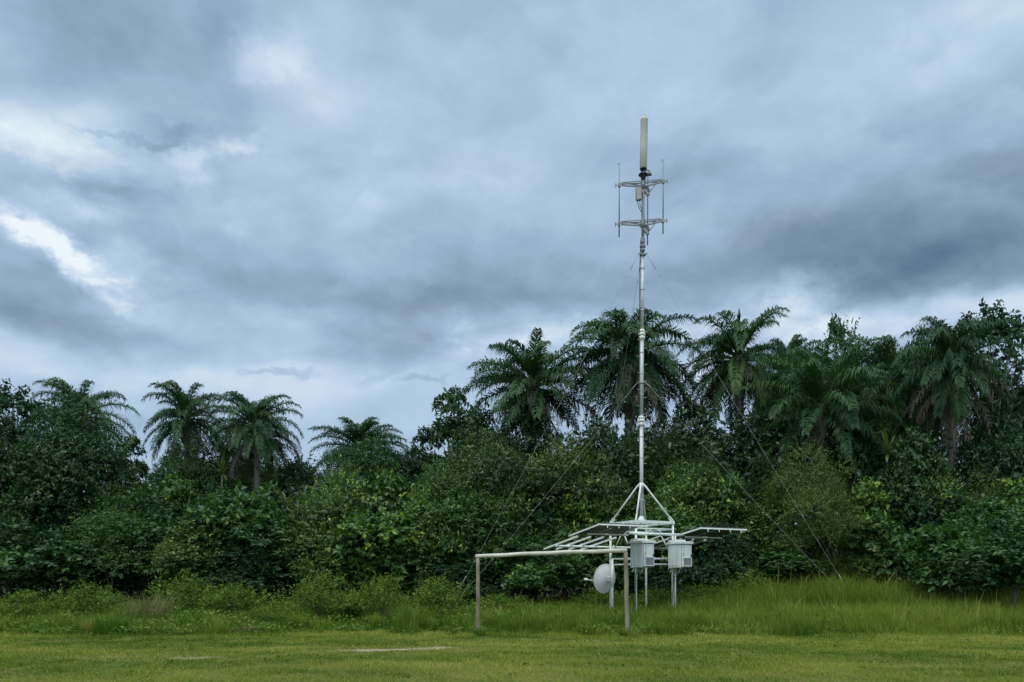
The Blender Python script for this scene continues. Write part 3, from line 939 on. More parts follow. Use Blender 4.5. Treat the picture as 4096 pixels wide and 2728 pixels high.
put('palm_e', 893, 340, 96, 43, 'oil palm wedged between the broad palm and the pale trunk palm', 3.3)
put('palm_b', 951, 324, 90, 38.6, 'oil palm with a long pale bare trunk below hanging grey dead fronds', 1.7)
put('palm_c', 792, 338, 60, 50, 'far oil palm whose small crown just clears the canopy beside the spiked palm', 0.3)
put('palm_c', 1014, 386, 76, 45, 'oil palm half buried under the open large-leaved tree at the frame edge', 0.3)

# taller forest trees
put('open_a', 14, 384, 74, 41, 'tall tree with clustered leaves and sky showing through, at the far end of the treeline')
put('tree_b', 66, 402, 108, 39, 'big dark tree in front of the half hidden palm')
put('tree_b', 12, 418, 90, 40, 'dense dark tree beneath the tall clustered tree')
put('open_b', 131, 436, 42, 45, 'thin umbrella-shaped tree silhouetted in the sky gap between palms')
put('tree_d', 112, 470, 70, 42, 'dark rounded tree under the thin umbrella-shaped tree')
put('tree_a', 160, 474, 84, 43, 'mid green tree at the foot of the thin feathery palm')
put('tree_b', 188, 446, 84, 46, 'dark tree hiding the trunk of the thin feathery palm')
put('tree_a', 262, 452, 92, 46, 'tree whose crown closes the gap behind the skirted palm')
put('tree_d', 300, 462, 74, 44, 'dark tree on the notch side of the skirted palm')
put('tree_b', 226, 438, 76, 47, 'dark tree filling the space between the two neighbouring palms')
put('tree_c', 330, 455, 90, 45, 'flat-topped tree beside the skirted palm')
put('tree_a', 375, 440, 100, 47, 'round treetop in front of the small distant palm')
put('tree_b', 410, 452, 70, 46, 'dark treetop at the low notch of the treeline')
put('open_b', 424, 428, 46, 47, 'spindly tree leaning into the sky gap above the low notch')
put('open_b', 456, 388, 56, 45, 'loose leafy tree with scattered clumps beside the vine draped palm')
put('tree_d', 478, 410, 74, 44, 'dark vine-hung tree at the shoulder of the vine draped palm')
put('tree_b', 530, 405, 96, 43.5, 'dark tree smothered in creepers around the vine draped palm trunk')
put('tree_e', 486, 434, 130, 40, 'wide spreading tree with yellow flushed leaves along its flat top')
put('tree_e', 566, 438, 128, 39.5, 'wide spreading tree with layered boughs next to the mast')
put('tree_a', 440, 462, 90, 40, 'bushy tree at the outer end of the wide spreading trees')
put('tree_a', 640, 430, 94, 41, 'layered tree whose crown the mast crosses')
put('tree_d', 690, 404, 78, 43, 'dark leafy tree filling the dip between two tall palms')
put('tree_c', 708, 444, 100, 40, 'fine-leaved spreading tree below the spiked palm')
put('tree_b', 770, 402, 70, 43, 'dark tree standing behind the broad palm')
put('tree_c', 842, 328, 100, 47, 'tall dome of dark leaves rising behind the broad palm')
put('open_b', 836, 318, 40, 47.5, 'few thin twigs with sparse leaves poking out of the tall dome')
put('tree_c', 790, 352, 90, 48, 'flat-topped tree between the spiked palm and the tall dome')
put('tree_a', 888, 346, 80, 48, 'leafy tree between the tall dome and the rounded crown')
put('tree_c', 926, 332, 92, 47, 'rounded dark crown beside the open large-leaved tree')
put('open_a', 990, 303, 80, 43, 'open large-leaved tree with bright sky showing between its leaves')
put('tree_b', 1006, 378, 84, 44, 'dark tree below the open large-leaved tree')
put('tree_d', 850, 420, 66, 40, 'dark big-leaved tree under the long fronds of the broad palm')
put('feather_a', 806, 446, 104, 37, 'olive yellow feathery tree with flat layered sprays beyond the solar panels')
put('feather_a', 838, 500, 92, 36, 'smaller olive yellow feathery tree below the flat layered sprays', 2.0)
put('tree_d', 914, 434, 72, 37, 'glossy dark tree with broad bright-tipped leaves at the foot of the pale trunk palm')
put('tree_d', 1000, 416, 76, 37.5, 'bright green big-leaved tree at the frame edge under the dark canopy')
put('feather_a', 985, 470, 70, 36.5, 'yellow green fine-leaved tree wedged between two broad-leaved trees')
put('tree_a', 770, 440, 60, 41, 'leafy tree in the hollow below the two tall palms')

put('tree_d', 598, 424, 78, 41.5, 'dark tree between the vine draped palm and the tall palm behind the mast')
put('tree_a', 664, 420, 72, 42, 'green tree at the trunk of the tall palm behind the mast')
put('tree_b', 742, 416, 78, 42, 'dark tree around the trunk of the spiked palm')
put('tree_a', 186, 446, 64, 42.5, 'green tree standing before the trunk of the thin feathery palm')
put('tree_c', 868, 404, 84, 41, 'layered tree sunk between the broad palm and the wedged palm')
# rosettes
put('rosette_a', 303, 484, 34, 38.5, 'bright rosette plant with strap leaves, the taller of a pair under the skirted palm')
put('rosette_b', 286, 490, 28, 38.5, 'bright rosette plant with strap leaves, the shorter of a pair under the skirted palm')
put('rosette_a', 888, 424, 36, 38, 'rosette plant with a fan of strap leaves below the wedged palm')
put('rosette_b', 222, 452, 26, 41, 'rosette plant with lime leaves between the two neighbouring palms')

# bushes of the forest edge, from one end to the other
EDGE = [
    ('broad_a', 8, 516, 96, 36.0, 'big-leaved bush cut by the picture edge below the dark trees'),
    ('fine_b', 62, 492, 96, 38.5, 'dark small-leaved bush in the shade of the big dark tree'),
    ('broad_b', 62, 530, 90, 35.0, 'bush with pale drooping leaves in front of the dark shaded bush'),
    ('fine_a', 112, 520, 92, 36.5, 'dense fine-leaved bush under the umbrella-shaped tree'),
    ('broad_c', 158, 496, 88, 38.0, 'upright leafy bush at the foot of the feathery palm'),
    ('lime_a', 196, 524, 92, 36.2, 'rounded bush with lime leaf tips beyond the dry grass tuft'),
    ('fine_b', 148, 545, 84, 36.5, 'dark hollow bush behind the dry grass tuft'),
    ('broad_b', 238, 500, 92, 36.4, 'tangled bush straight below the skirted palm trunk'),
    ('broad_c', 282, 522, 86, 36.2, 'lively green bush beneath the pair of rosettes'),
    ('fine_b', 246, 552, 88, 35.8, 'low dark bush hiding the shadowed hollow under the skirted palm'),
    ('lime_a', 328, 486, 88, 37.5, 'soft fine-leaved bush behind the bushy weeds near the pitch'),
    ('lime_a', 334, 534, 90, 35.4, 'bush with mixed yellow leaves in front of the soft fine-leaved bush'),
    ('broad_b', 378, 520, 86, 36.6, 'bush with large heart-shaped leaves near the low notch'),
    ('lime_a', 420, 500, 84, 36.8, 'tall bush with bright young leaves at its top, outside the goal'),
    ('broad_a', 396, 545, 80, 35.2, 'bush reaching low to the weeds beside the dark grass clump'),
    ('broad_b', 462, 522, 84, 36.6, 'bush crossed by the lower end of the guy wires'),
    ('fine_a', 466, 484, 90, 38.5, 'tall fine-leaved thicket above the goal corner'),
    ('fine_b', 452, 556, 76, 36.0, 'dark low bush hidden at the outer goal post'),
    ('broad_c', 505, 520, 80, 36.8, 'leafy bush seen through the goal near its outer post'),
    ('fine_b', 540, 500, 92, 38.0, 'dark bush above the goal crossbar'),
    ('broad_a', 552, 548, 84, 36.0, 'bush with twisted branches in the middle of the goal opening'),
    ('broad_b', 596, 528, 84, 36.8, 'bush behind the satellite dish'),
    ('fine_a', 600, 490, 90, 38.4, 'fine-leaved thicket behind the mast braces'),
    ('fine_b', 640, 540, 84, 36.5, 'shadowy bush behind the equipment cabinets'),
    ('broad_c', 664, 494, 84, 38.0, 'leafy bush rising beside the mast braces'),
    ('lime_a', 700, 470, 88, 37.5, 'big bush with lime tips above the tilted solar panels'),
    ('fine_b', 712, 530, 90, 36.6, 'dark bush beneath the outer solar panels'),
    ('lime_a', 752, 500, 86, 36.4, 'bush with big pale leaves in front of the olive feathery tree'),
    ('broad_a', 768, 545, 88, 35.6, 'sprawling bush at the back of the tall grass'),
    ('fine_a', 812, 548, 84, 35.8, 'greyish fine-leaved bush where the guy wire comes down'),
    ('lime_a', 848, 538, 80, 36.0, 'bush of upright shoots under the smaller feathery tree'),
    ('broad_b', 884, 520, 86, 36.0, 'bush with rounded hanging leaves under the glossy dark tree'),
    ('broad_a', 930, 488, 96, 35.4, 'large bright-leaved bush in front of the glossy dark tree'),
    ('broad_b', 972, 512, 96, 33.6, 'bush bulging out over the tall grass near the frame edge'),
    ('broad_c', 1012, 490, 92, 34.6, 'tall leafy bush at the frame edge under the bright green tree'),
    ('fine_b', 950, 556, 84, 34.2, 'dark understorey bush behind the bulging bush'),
    ('fine_a', 1018, 540, 84, 33.0, 'overhanging fine-leaved bush at the frame edge above the tall grass'),
    ('broad_b', 960, 520, 92, 29.6, 'leafy bush standing forward in the tall grass near the frame edge'),
    ('broad_c', 1012, 504, 104, 28.4, 'foremost bush cut by the frame edge, standing in the tall grass'),
    # just outside the frame, so that the edge closes
    ('broad_a', -60, 512, 100, 36.5, 'bush just beyond the picture edge next to the dark trees'),
    ('fine_a', -125, 515, 110, 36.0, 'second bush beyond the picture edge next to the dark trees'),
    ('broad_c', 1150, 500, 110, 35.0, 'second bush beyond the picture edge next to the overhanging bush'),
    ('broad_b', 1085, 500, 100, 35.0, 'bush just beyond the picture edge next to the overhanging bush'),
]
SHOOTS = [
    ('shoot_a', 28, 486, 60, 38.0, 'upright shrub with hanging leaves in front of the dense dark tree'),
    ('shoot_b', 108, 484, 70, 38.2, 'feathery upright shrub in the gap below the umbrella-shaped tree'),
    ('shoot_a', 178, 476, 58, 38.6, 'upright shrub with large leaves under the thin feathery palm'),
    ('shoot_b', 214, 482, 66, 38.4, 'narrow-leaved upright shrub between the feathery palm and the skirted palm'),
    ('shoot_a', 268, 486, 52, 38.0, 'upright shrub right at the trunk foot of the skirted palm'),
    ('shoot_b', 346, 466, 76, 39.4, 'tall loose shrub stepping up to the small distant palm'),
    ('shoot_a', 392, 472, 62, 38.6, 'tall shrub with drooping bright leaves below the low notch of the treeline'),
    ('shoot_b', 436, 480, 70, 38.2, 'loose shrub below the outer end of the wide spreading trees'),
    ('shoot_a', 424, 502, 46, 36.0, 'lime-leaved shoots standing above the bush outside the goal'),
    ('shoot_a', 452, 504, 40, 36.0, 'lime-leaved shoots beside the lower guy wires'),
    ('shoot_b', 512, 486, 72, 37.8, 'feathery shrub above the outer half of the goal crossbar'),
    ('shoot_a', 574, 492, 56, 37.6, 'big-leaved shrub behind the tilted solar rack'),
    ('shoot_b', 676, 462, 70, 38.4, 'loose tall shrub between the mast braces and the olive feathery tree'),
    ('shoot_a', 730, 478, 56, 37.4, 'big-leaved shrub over the outer end of the solar panels'),
    ('shoot_a', 866, 480, 54, 36.4, 'upright shrub with pale hanging leaves beside the glossy dark tree'),
    ('shoot_b', 944, 470, 70, 36.2, 'narrow-leaved shrub on the flank of the large bright-leaved bush'),
    ('shoot_a', 990, 500, 60, 33.4, 'big-leaved shoots over the bulging bush near the frame edge'),
]
for e in SHOOTS:
    put(*e)
stag = random.Random(21)
for e in EDGE:
    dY = stag.uniform(-1.3, 1.6)
    put(e[0], e[1], e[2] + stag.uniform(-9, 9), e[3] * stag.uniform(.85, 1.1), e[4] + dY, e[5], grow=1.12)
put('tree_b', -50, 410, 110, 41, 'dark tree just beyond the picture edge')
put('tree_a', -140, 430, 130, 41, 'leafy tree well outside the frame past the dark trees')
put('tree_a', 1170, 390, 130, 41, 'leafy tree well outside the frame past the open large-leaved tree')
put('tree_b', 1075, 370, 110, 41, 'dark tree just outside the frame beside the open large-leaved tree')

LOW = [
    ('low_b', 24, 590, 80, 28.5, 'low weedy shrub at the pitch edge near the picture corner'),
    ('low_a', 92, 581, 70, 29.5, 'low shrub with pale leaves beside the dry grass tuft'),
    ('low_a', 190, 573, 76, 30.5, 'low leafy shrub on the far side of the dry grass tuft'),
    ('low_a', 232, 581, 78, 29.5, 'low creeping shrub behind the heap of cut straw'),
    ('low_b', 262, 606, 66, 27.0, 'low weed mound beside the heap of cut straw'),
    ('low_b', 318, 572, 84, 28.0, 'tall mounded weed shrub between the straw heap and the dark grass clump'),
    ('low_a', 350, 590, 84, 28.5, 'leafy weed shrub touching the mounded weed'),
    ('low_b', 382, 574, 70, 27.5, 'weed shrub close beside the dark grass clump'),
    ('low_a', 440, 573, 70, 29.0, 'low shrub between the dark grass clump and the goal'),
    ('low_a', 500, 592, 60, 32.0, 'low shrub inside the goal near its outer post'),
    ('low_a', 600, 586, 60, 33.5, 'low grey shrub behind the satellite dish foot'),
    ('low_b', 656, 588, 70, 34.0, 'low shrub behind the tower legs'),
    ('low_b', 702, 584, 80, 34.0, 'low shrub behind the second cabinet'),
    ('low_a', 746, 568, 76, 34.5, 'low shrub at the back of the grass below the solar panels'),
]
for e in LOW:
    put(*e)


# ------------------------------------------------------------------ undergrowth filling the forest floor and its depth
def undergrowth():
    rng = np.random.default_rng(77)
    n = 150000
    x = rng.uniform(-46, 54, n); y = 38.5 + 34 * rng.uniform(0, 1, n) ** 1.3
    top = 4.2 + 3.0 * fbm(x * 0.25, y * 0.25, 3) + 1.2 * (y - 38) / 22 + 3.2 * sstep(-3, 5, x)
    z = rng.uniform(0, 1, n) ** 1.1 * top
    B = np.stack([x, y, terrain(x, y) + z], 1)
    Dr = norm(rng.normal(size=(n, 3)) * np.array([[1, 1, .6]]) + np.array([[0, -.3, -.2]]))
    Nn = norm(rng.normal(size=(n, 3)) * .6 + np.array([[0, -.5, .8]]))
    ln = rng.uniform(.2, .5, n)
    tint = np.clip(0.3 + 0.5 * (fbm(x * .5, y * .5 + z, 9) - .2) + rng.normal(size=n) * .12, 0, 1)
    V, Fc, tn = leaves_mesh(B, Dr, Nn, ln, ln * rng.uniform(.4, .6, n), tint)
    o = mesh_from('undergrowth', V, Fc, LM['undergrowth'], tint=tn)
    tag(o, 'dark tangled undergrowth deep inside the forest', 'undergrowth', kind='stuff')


undergrowth()


# ------------------------------------------------------------------ grasses
def lawn():
    rng = np.random.default_rng(5)
    n = 640000
    y = 9.5 + (25.2 - 9.5) * rng.uniform(0, 1, n) ** 0.85
    half = y * 512 / F + 6.5
    x = rng.uniform(-1, 1, n) * half
    bare = bare_mask(x, y, BARE); worn = bare_mask(x, y, WORN, 8)
    edge = 23.6 + EDGE_AMP(x)
    keep = (rng.uniform(0, 1, n) > bare * 0.9) & (rng.uniform(0, 1, n) > worn * 0.35) & (y < edge + 1.0)
    x, y = x[keep], y[keep]; worn = worn[keep]; n = len(x)
    clump = fbm(x * 2.6, y * 2.0, 21, 3)
    patch = np.clip((fbm(x * .35, y * .8, 31, 4) - .5) * 2.4 + .45, 0, 1)
    ht = (0.018 + 0.13 * clump ** 2.5 + 0.05 * sstep(22.3, 24, y)) * rng.uniform(.5, 1.4, n)
    wd = rng.uniform(.006, .013, n) * (y / 16)
    straw = rng.uniform(0, 1, n) < (0.08 + 0.22 * patch + .35 * worn)
    green_strip = np.exp(-((y - 21.5) / 1.6) ** 2) * sstep(-2, -8, x)
    tint = 0.05 + 0.75 * patch + 0.5 * (clump - .5) + rng.normal(size=n) * .13 - .22 * green_strip
    tint = np.where(straw, rng.uniform(.75, 1.0, n), tint)
    V, Fc, tn = blades_mesh(np.stack([x, y, terrain(x, y) - .004], 1), ht, wd, rng.normal(size=n) * 1.2, rng.uniform(0, 6.28, n), np.clip(tint, 0, 1), False)
    o = mesh_from('short_grass', V, Fc, LM['lawn'], tint=tn)
    tag(o, 'mown olive green turf of the football pitch', 'grass', kind='stuff')


def lawn_weeds():
    rng = np.random.default_rng(55)
    n = 22000
    y = 10 + 14 * rng.uniform(0, 1, n) ** .8
    x = rng.uniform(-1, 1, n) * (y * 512 / F + 6)
    cl = fbm(x * 1.1, y * 1.1, 81, 3)
    k = (rng.uniform(0, 1, n) < np.clip(4.5 * (cl - .48), 0, 1)) & (bare_mask(x, y, BARE) < .4)
    x, y = x[k], y[k]; n = len(x)
    B = np.stack([x, y, terrain(x, y) + rng.uniform(.01, .07, n)], 1)
    Dr = norm(rng.normal(size=(n, 3)) * np.array([[1, 1, .3]]) + np.array([[0, 0, .3]]))
    ln = rng.uniform(.03, .09, n)
    V, Fc, tn = leaves_mesh(B, Dr, norm(rng.normal(size=(n, 3)) * .3 + np.array([[0, 0, 1.0]])), ln, ln * rng.uniform(.4, .7, n), np.clip(rng.normal(size=n) * .2 + .35, 0, 1))
    tag(mesh_from('pitch_weeds', V, Fc, LM['weed'], tint=tn), 'small broad-leaved weeds scattered through the mown turf', 'weeds', kind='stuff')


lawn_weeds()


def tall():
    rng = np.random.default_rng(6)
    n = 310000
    y = 23.2 + (38 - 23.2) * rng.uniform(0, 1, n) ** 1.15
    half = y * 512 / F + 7.0
    x = rng.uniform(-1, 1, n) * half
    px = 512 + x / y * F
    edge = 23.8 + EDGE_AMP(x)
    cl = fbm(x * .9, y * .9, 41, 3); big = fbm(x * .22, y * .3, 51, 3)
    keep = (y > edge - .9 * rng.uniform(0, 1, n) ** 3) & (rng.uniform(0, 1, n) < (0.15 + 1.3 * cl))
    x, y, px, cl, big, edge = [q[keep] for q in (x, y, px, cl, big, edge)]
    n = len(x)
    right = sstep(640, 760, px); mid = sstep(440, 520, px)
    h = 0.26 + 0.12 * mid + 0.20 * right + 0.34 * right * sstep(28, 33, y) * np.exp(-((px - 850) / 110) ** 2) + 0.16 * right * sstep(28, 33, y) * (1 - .4 * sstep(925, 965, px))
    cl2 = fbm(x * 2.6, y * 2.6, 47, 2)
    h = h * (0.40 + 0.75 * cl + 0.5 * cl2) * (0.30 + .70 * sstep(-.8, 2.2, y - edge))
    ht = h * rng.uniform(.55, 1.35, n) + .05
    wd = rng.uniform(.010, .026, n) * (y / 28)
    tint = 0.02 + 0.85 * big * (0.6 + 0.4 * mid) + .45 * (cl - .5) + .35 * (cl2 - .5) + rng.normal(size=n) * .09 + .06 * right
    brown = (fbm(x * .6 + 9, y * .6, 61, 2) > .66) & (rng.uniform(0, 1, n) < .5)
    stalk = rng.uniform(0, 1, n) < .02
    ht = np.where(stalk, ht * 1.5, ht)
    tint = np.where(brown | stalk, rng.uniform(.75, 1, n), tint)
    V, Fc, tn = blades_mesh(np.stack([x, y, terrain(x, y) - .01], 1), ht, wd, np.abs(rng.normal(size=n)) * .5 * rng.choice([-1, 1], n) + .1, rng.uniform(0, 6.28, n), np.clip(tint, 0, 1))
    # separate clumps standing above the rest
    nc, nb = 500, 110
    cy = 23.4 + 12.5 * rng.uniform(0, 1, nc) ** 1.1
    cx = rng.uniform(-1, 1, nc) * (cy * 512 / F + 5.5)
    cpx = 512 + cx / cy * F
    ced = 23.8 + EDGE_AMP(cx)
    kc = cy > ced + .1
    cx, cy, cpx = cx[kc], cy[kc], cpx[kc]
    cx = np.append(cx, [-.97, -.9, 3.2, 3.35]); cy = np.append(cy, [22.8, 22.7, 22.65, 22.55]); cpx = np.append(cpx, [478, 478, 628, 628])
    nc = len(cx)
    chh = rng.uniform(.30, .75, nc) * (1 + .35 * sstep(660, 760, cpx) * (cy > 27)); chh[-4:] = .30
    crr = rng.uniform(.10, .40, nc); crr[-4:] = .14
    ctt = np.clip(rng.normal(size=nc) * .28 + .35, 0, 1)
    ci = np.repeat(np.arange(nc), nb)
    a = rng.uniform(0, 6.28, nc * nb); rr = crr[ci] * np.sqrt(rng.uniform(0, 1, nc * nb))
    bx, by = cx[ci] + np.cos(a) * rr, cy[ci] + np.sin(a) * rr
    V2, F2, t2 = blades_mesh(np.stack([bx, by, terrain(bx, by) - .01], 1), chh[ci] * rng.uniform(.45, 1.15, nc * nb), rng.uniform(.010, .024, nc * nb) * (by / 28),
                             np.abs(rng.normal(size=nc * nb)) * .5 + .1, a - math.pi / 2 + rng.normal(size=nc * nb) * .5, np.clip(ctt[ci] + rng.normal(size=nc * nb) * .12, 0, 1))
    Fc = np.concatenate([Fc, F2 + len(V)]); V = np.concatenate([V, V2]); tn = np.concatenate([tn, t2])
    o = mesh_from('tall_grass', V, Fc, LM['grass'], tint=tn)
    tag(o, 'tall uncut grass between the pitch and the forest', 'grass', kind='stuff')


def weeds():
    rng = np.random.default_rng(8)
    n = 130000
    y = 23.3 + 12.7 * rng.uniform(0, 1, n) ** 1.2
    half = y * 512 / F + 6.0
    x = rng.uniform(-1, 1, n) * half
    px = 512 + x / y * F
    cl = fbm(x * .8, y * .8, 71, 3)
    edge = 23.9 + EDGE_AMP(x)
    dens = (1 - sstep(400, 600, px)) * 0.70 + .30
    keep = (y > edge - .5) & (rng.uniform(0, 1, n) < dens * np.clip(2.6 * (cl - .28), 0, 1.4))
    x, y, px, cl, edge = [q[keep] for q in (x, y, px, cl, edge)]
    n = len(x)
    h = (0.25 + .55 * cl) * (.35 + .65 * sstep(0, 3, y - edge))
    z = rng.uniform(.05, 1, n) ** .8 * h
    B = np.stack([x, y, terrain(x, y) + z], 1)
    Dr = norm(rng.normal(size=(n, 3)) * np.array([[1, 1, .5]]) + np.array([[0, 0, .25]]))
    Nn = norm(rng.normal(size=(n, 3)) * .5 + np.array([[0, 0, 1.0]]))
    ln = rng.uniform(.06, .17, n)
    tint = np.clip(.1 + .6 * cl + rng.normal(size=n) * .13, 0, 1)
    V, Fc, tn = leaves_mesh(B, Dr, Nn, ln, ln * rng.uniform(.35, .6, n), tint)
    o = mesh_from('weeds', V, Fc, LM['weed'], tint=tn)
    tag(o, 'low leafy weeds spreading at the edge of the pitch', 'weeds', kind='stuff')


lawn(); tall(); weeds()


def tuft(name, px, py_base_Y, h, r, mat, label, n, seed, lean=.35):
    rng = np.random.default_rng(seed)
    X = (px - 512) / F * py_base_Y
    a = rng.uniform(0, 6.28, n); rr = r * np.sqrt(rng.uniform(0, 1, n))
    B = np.stack([np.cos(a) * rr, np.sin(a) * rr, np.full(n, -.02)], 1)
    ht = h * rng.uniform(.5, 1.1, n)
    az_ = a - math.pi / 2 + rng.normal(size=n) * .5
    V, Fc, tn = blades_mesh(B, ht, rng.uniform(.012, .022, n), np.abs(rng.normal(size=n)) * lean + .1, az_, np.clip(rng.normal(size=n) * .25 + .45, 0, 1))
    root = mesh_from(name, V, Fc, mat, tint=tn)
    root.location = (X, py_base_Y, gz(X, py_base_Y))
    tag(root, label, 'grass', 'grass tufts at the edge of the pitch')
    return root


tuft('grass_tuft', 150, 27.0, 1.25, .60, LM['dry'], 'tall dry brownish grass tuft among the green weeds', 420, 1, .5)
tuft('grass_tuft', 412, 24.8, .95, .50, LM['weed'], 'dark upright grass clump between the weed shrubs and the goal', 330, 2, .35)
tuft('grass_tuft', 605, 26.0, .60, .45, LM['weed'], 'dark grass clump by the inner goal post', 330, 3, .5)
tuft('grass_tuft', 690, 24.8, .55, .60, LM['weed'], 'green grass clump in front of the tower legs', 380, 4, .5)
tuft('grass_tuft', 838, 31.0, 1.3, 1.0, LM['weed'], 'darkest tall grass clump in the middle of the high grass', 700, 5, .4)
tuft('grass_tuft', 1000, 24.6, .65, .60, LM['weed'], 'dark grass clump at the pitch edge near the picture corner', 380, 6, .5)

# heap of cut straw at the edge of the weeds
def straw_heap():
    rng = np.random.default_rng(91)
    n = 900
    x = rng.normal(size=n) * .45; y = rng.normal(size=n) * .22
    z = .17 * np.exp(-(x / .5) ** 2 - (y / .25) ** 2) * rng.uniform(.3, 1.1, n)
    a = rng.uniform(0, 6.28, n); l = rng.uniform(.15, .4, n)
    Dr = np.stack([np.cos(a), np.sin(a), rng.normal(size=n) * .25], 1)
    V, Fc, tn = leaves_mesh(np.stack([x, y, z], 1), Dr, np.tile([[0, 0, 1.0]], (n, 1)) + rng.normal(size=(n, 3)) * .3, l, np.full(n, .02), np.clip(rng.uniform(.4, 1.2, n), 0, 1))
    o = mesh_from('straw_heap', V, Fc, LM['dry'], tint=tn)
    o.location = ((246 - 512) / F * 24.6, 24.6, gz(-8.2, 24.6))
    tag(o, 'small flat heap of cut straw lying against the weeds', 'straw')


straw_heap()

# ------------------------------------------------------------------ goal
def goal():
    yL, yR = 22.75, 22.6
    pL = Vector(((478.0 - 512) / F * yL, yL, 0)); pR = Vector(((627.6 - 512) / F * yR, yR, 0))
    pL.z = gz(pL.x, yL); pR.z = gz(pR.x, yR)
    g = thing('football_goal', 'simple netless football goal of weathered posts with a pale sloping crossbar', 'goal', pL)
    zL, zR = 2.31 - pL.z, 2.47 - pR.z

    def post(p, ztop, seed, lean, r):
        rr = random.Random(seed)
        pts, rs = [], []
        for i in range(9):
            f = i / 8
            pts.append(p + Vector((lean * f + rr.uniform(-.008, .008), rr.uniform(-.008, .008), -.25 * (1 - f) + (ztop - .055) * f if i == 0 else (ztop - .055) * f)))
            rs.append(r * (1.08 - .12 * f) + rr.uniform(-.002, .002))
        pts[0] = p + Vector((0, 0, -.25))
        return MB().tube(pts, rs, 14)
    post(pL, zL, 3, 0.0, .054).build('goal_post', M_POST, g, pL)
    post(pR, zR, 4, -.06, .060).build('goal_post', M_POST, g, pL)
    a = pL + Vector((-.07, 0, zL)); b = pR + Vector((-.02, 0, zR + .0))
    pts = [a.lerp(b, i / 10) + Vector((0, 0, .018 * math.sin(3.1 * i / 10) - .006 * (i % 3))) for i in range(11)]
    MB().tube(pts, [.052 + .0008 * i for i in range(11)], 16).build('crossbar', M_CREAM, g, pL)


goal()

# ------------------------------------------------------------------ the telecom tower
MY = 31.0
MX = (641.3 - 512) / F * MY
MG = gz(MX, MY)
YAW = R(26.5)
Uv = Vector((math.cos(YAW), math.sin(YAW), 0)); Vv = Vector((-math.sin(YAW), math.cos(YAW), 0))
O = Vector((MX, MY, 0))
A_ = 0.857
ZT = 3.84          # top of the square frame


def uvz(u, v, z):
    return O + Uv * u + Vv * v + Vector((0, 0, z))


def hz(py, Y=MY):
    return EYE + (HORIZON - py) / F * Y


LEAN = lambda z: Vector((0.10 * max(0, (z - 8) / 12), 0, 0))


def mp(z, off=(0, 0)):
    return O + LEAN(z) + Vector((off[0], off[1], z))


tower = thing('telecom_mast', 'slender guyed white telecom mast on a four-legged steel frame', 'mast', (MX, MY, MG))
T0 = (MX, MY, MG)
corners = [(-A_, -A_), (A_, -A_), (A_, A_), (-A_, A_)]
for (u, v) in corners:
    p = uvz(u, v, 0)
    g = gz(p.x, p.y)
    m = MB().tube([uvz(u, v, g - .2), uvz(u, v, ZT - .06)], .043, 12)
    m.box(uvz(u, v, g + .03), (.24, .24, .03))
    m.build('leg', M_PAINT, tower, T0)
fr = MB()
for i in range(4):
    a, b = corners[i], corners[(i + 1) % 4]
    da = Vector((b[0] - a[0], b[1] - a[1], 0)).normalized() * .06
    fr.bar(uvz(a[0] - da.x, a[1] - da.y, ZT), uvz(b[0] - da.x, b[1] - da.y, ZT), .10, .10)
    MB().tube([uvz(a[0], a[1], ZT - .26), uvz(b[0], b[1], ZT - .26)], .03, 8).build('frame_rail', M_PAINT, tower, T0)
for zz in (2.46, 2.24):
    for i in range(4):
        a, b = corners[i], corners[(i + 1) % 4]
        MB().tube([uvz(a[0], a[1], zz), uvz(b[0], b[1], zz)], .024, 8).build('frame_rail', M_PAINT, tower, T0)
fr.build('platform_frame', M_PAINT, tower, T0)
# cross beams under the mast foot
cb = MB()
cb.bar(uvz(-A_ + .05, 0, ZT - .004), uvz(A_ - .05, 0, ZT - .004), .10, .085)
cb.bar(uvz(0, -A_ + .05, ZT - .006), uvz(0, A_ - .05, ZT - .006), .10, .08)
cb.build('cross_beam', M_PAINT, tower, T0)
# braces between frame and purlins
for (u0, z0, u1, z1, v) in ((-.15, 3.58, -.42, 3.40, -A_), (.10, 3.58, .35, 3.40, -A_), (.32, 3.30, .75, 2.62, -A_), (.28, 3.32, -.5, 3.06, -A_),
                            (-.55, 3.58, -.85, 3.35, 0), (.45, 3.58, .72, 3.35, 0)):
    MB().tube([uvz(u0, v, z0), uvz(u1, v, z1)], .022, 8).build('frame_brace', M_PAINT, tower, T0)
for (v0, z0, v1, z1, u) in ((.1, 3.32, .45, 2.9, -A_ - .05), (-.2, 3.3, -.4, 3.0, -A_ - .05), (.6, 3.0, .84, 2.46, -A_ - .02)):
    MB().tube([uvz(u, v0, z0), uvz(u, v1, z1)], .022, 8).build('frame_brace', M_PAINT, tower, T0)
# panel carrying purlins
TILT = math.atan(.145)
V0, ZF = -2.20, 3.62


def zpan(v):
    return ZF - (v - V0) * math.tan(TILT)


for (v, zz, u0, u1, r) in ((-1.05, 3.37, -1.31, 1.25, .052), (1.46, zpan(1.46) - .13, -3.0, 2.9, .045), (-1.05, 3.30, -3.1, -1.35, .03), (-1.05, 3.30, 1.3, 3.1, .03)):
    MB().tube([uvz(u0, v, zz), uvz(u1, v, zz)], r, 12).build('purlin', M_PAINT, tower, T0)

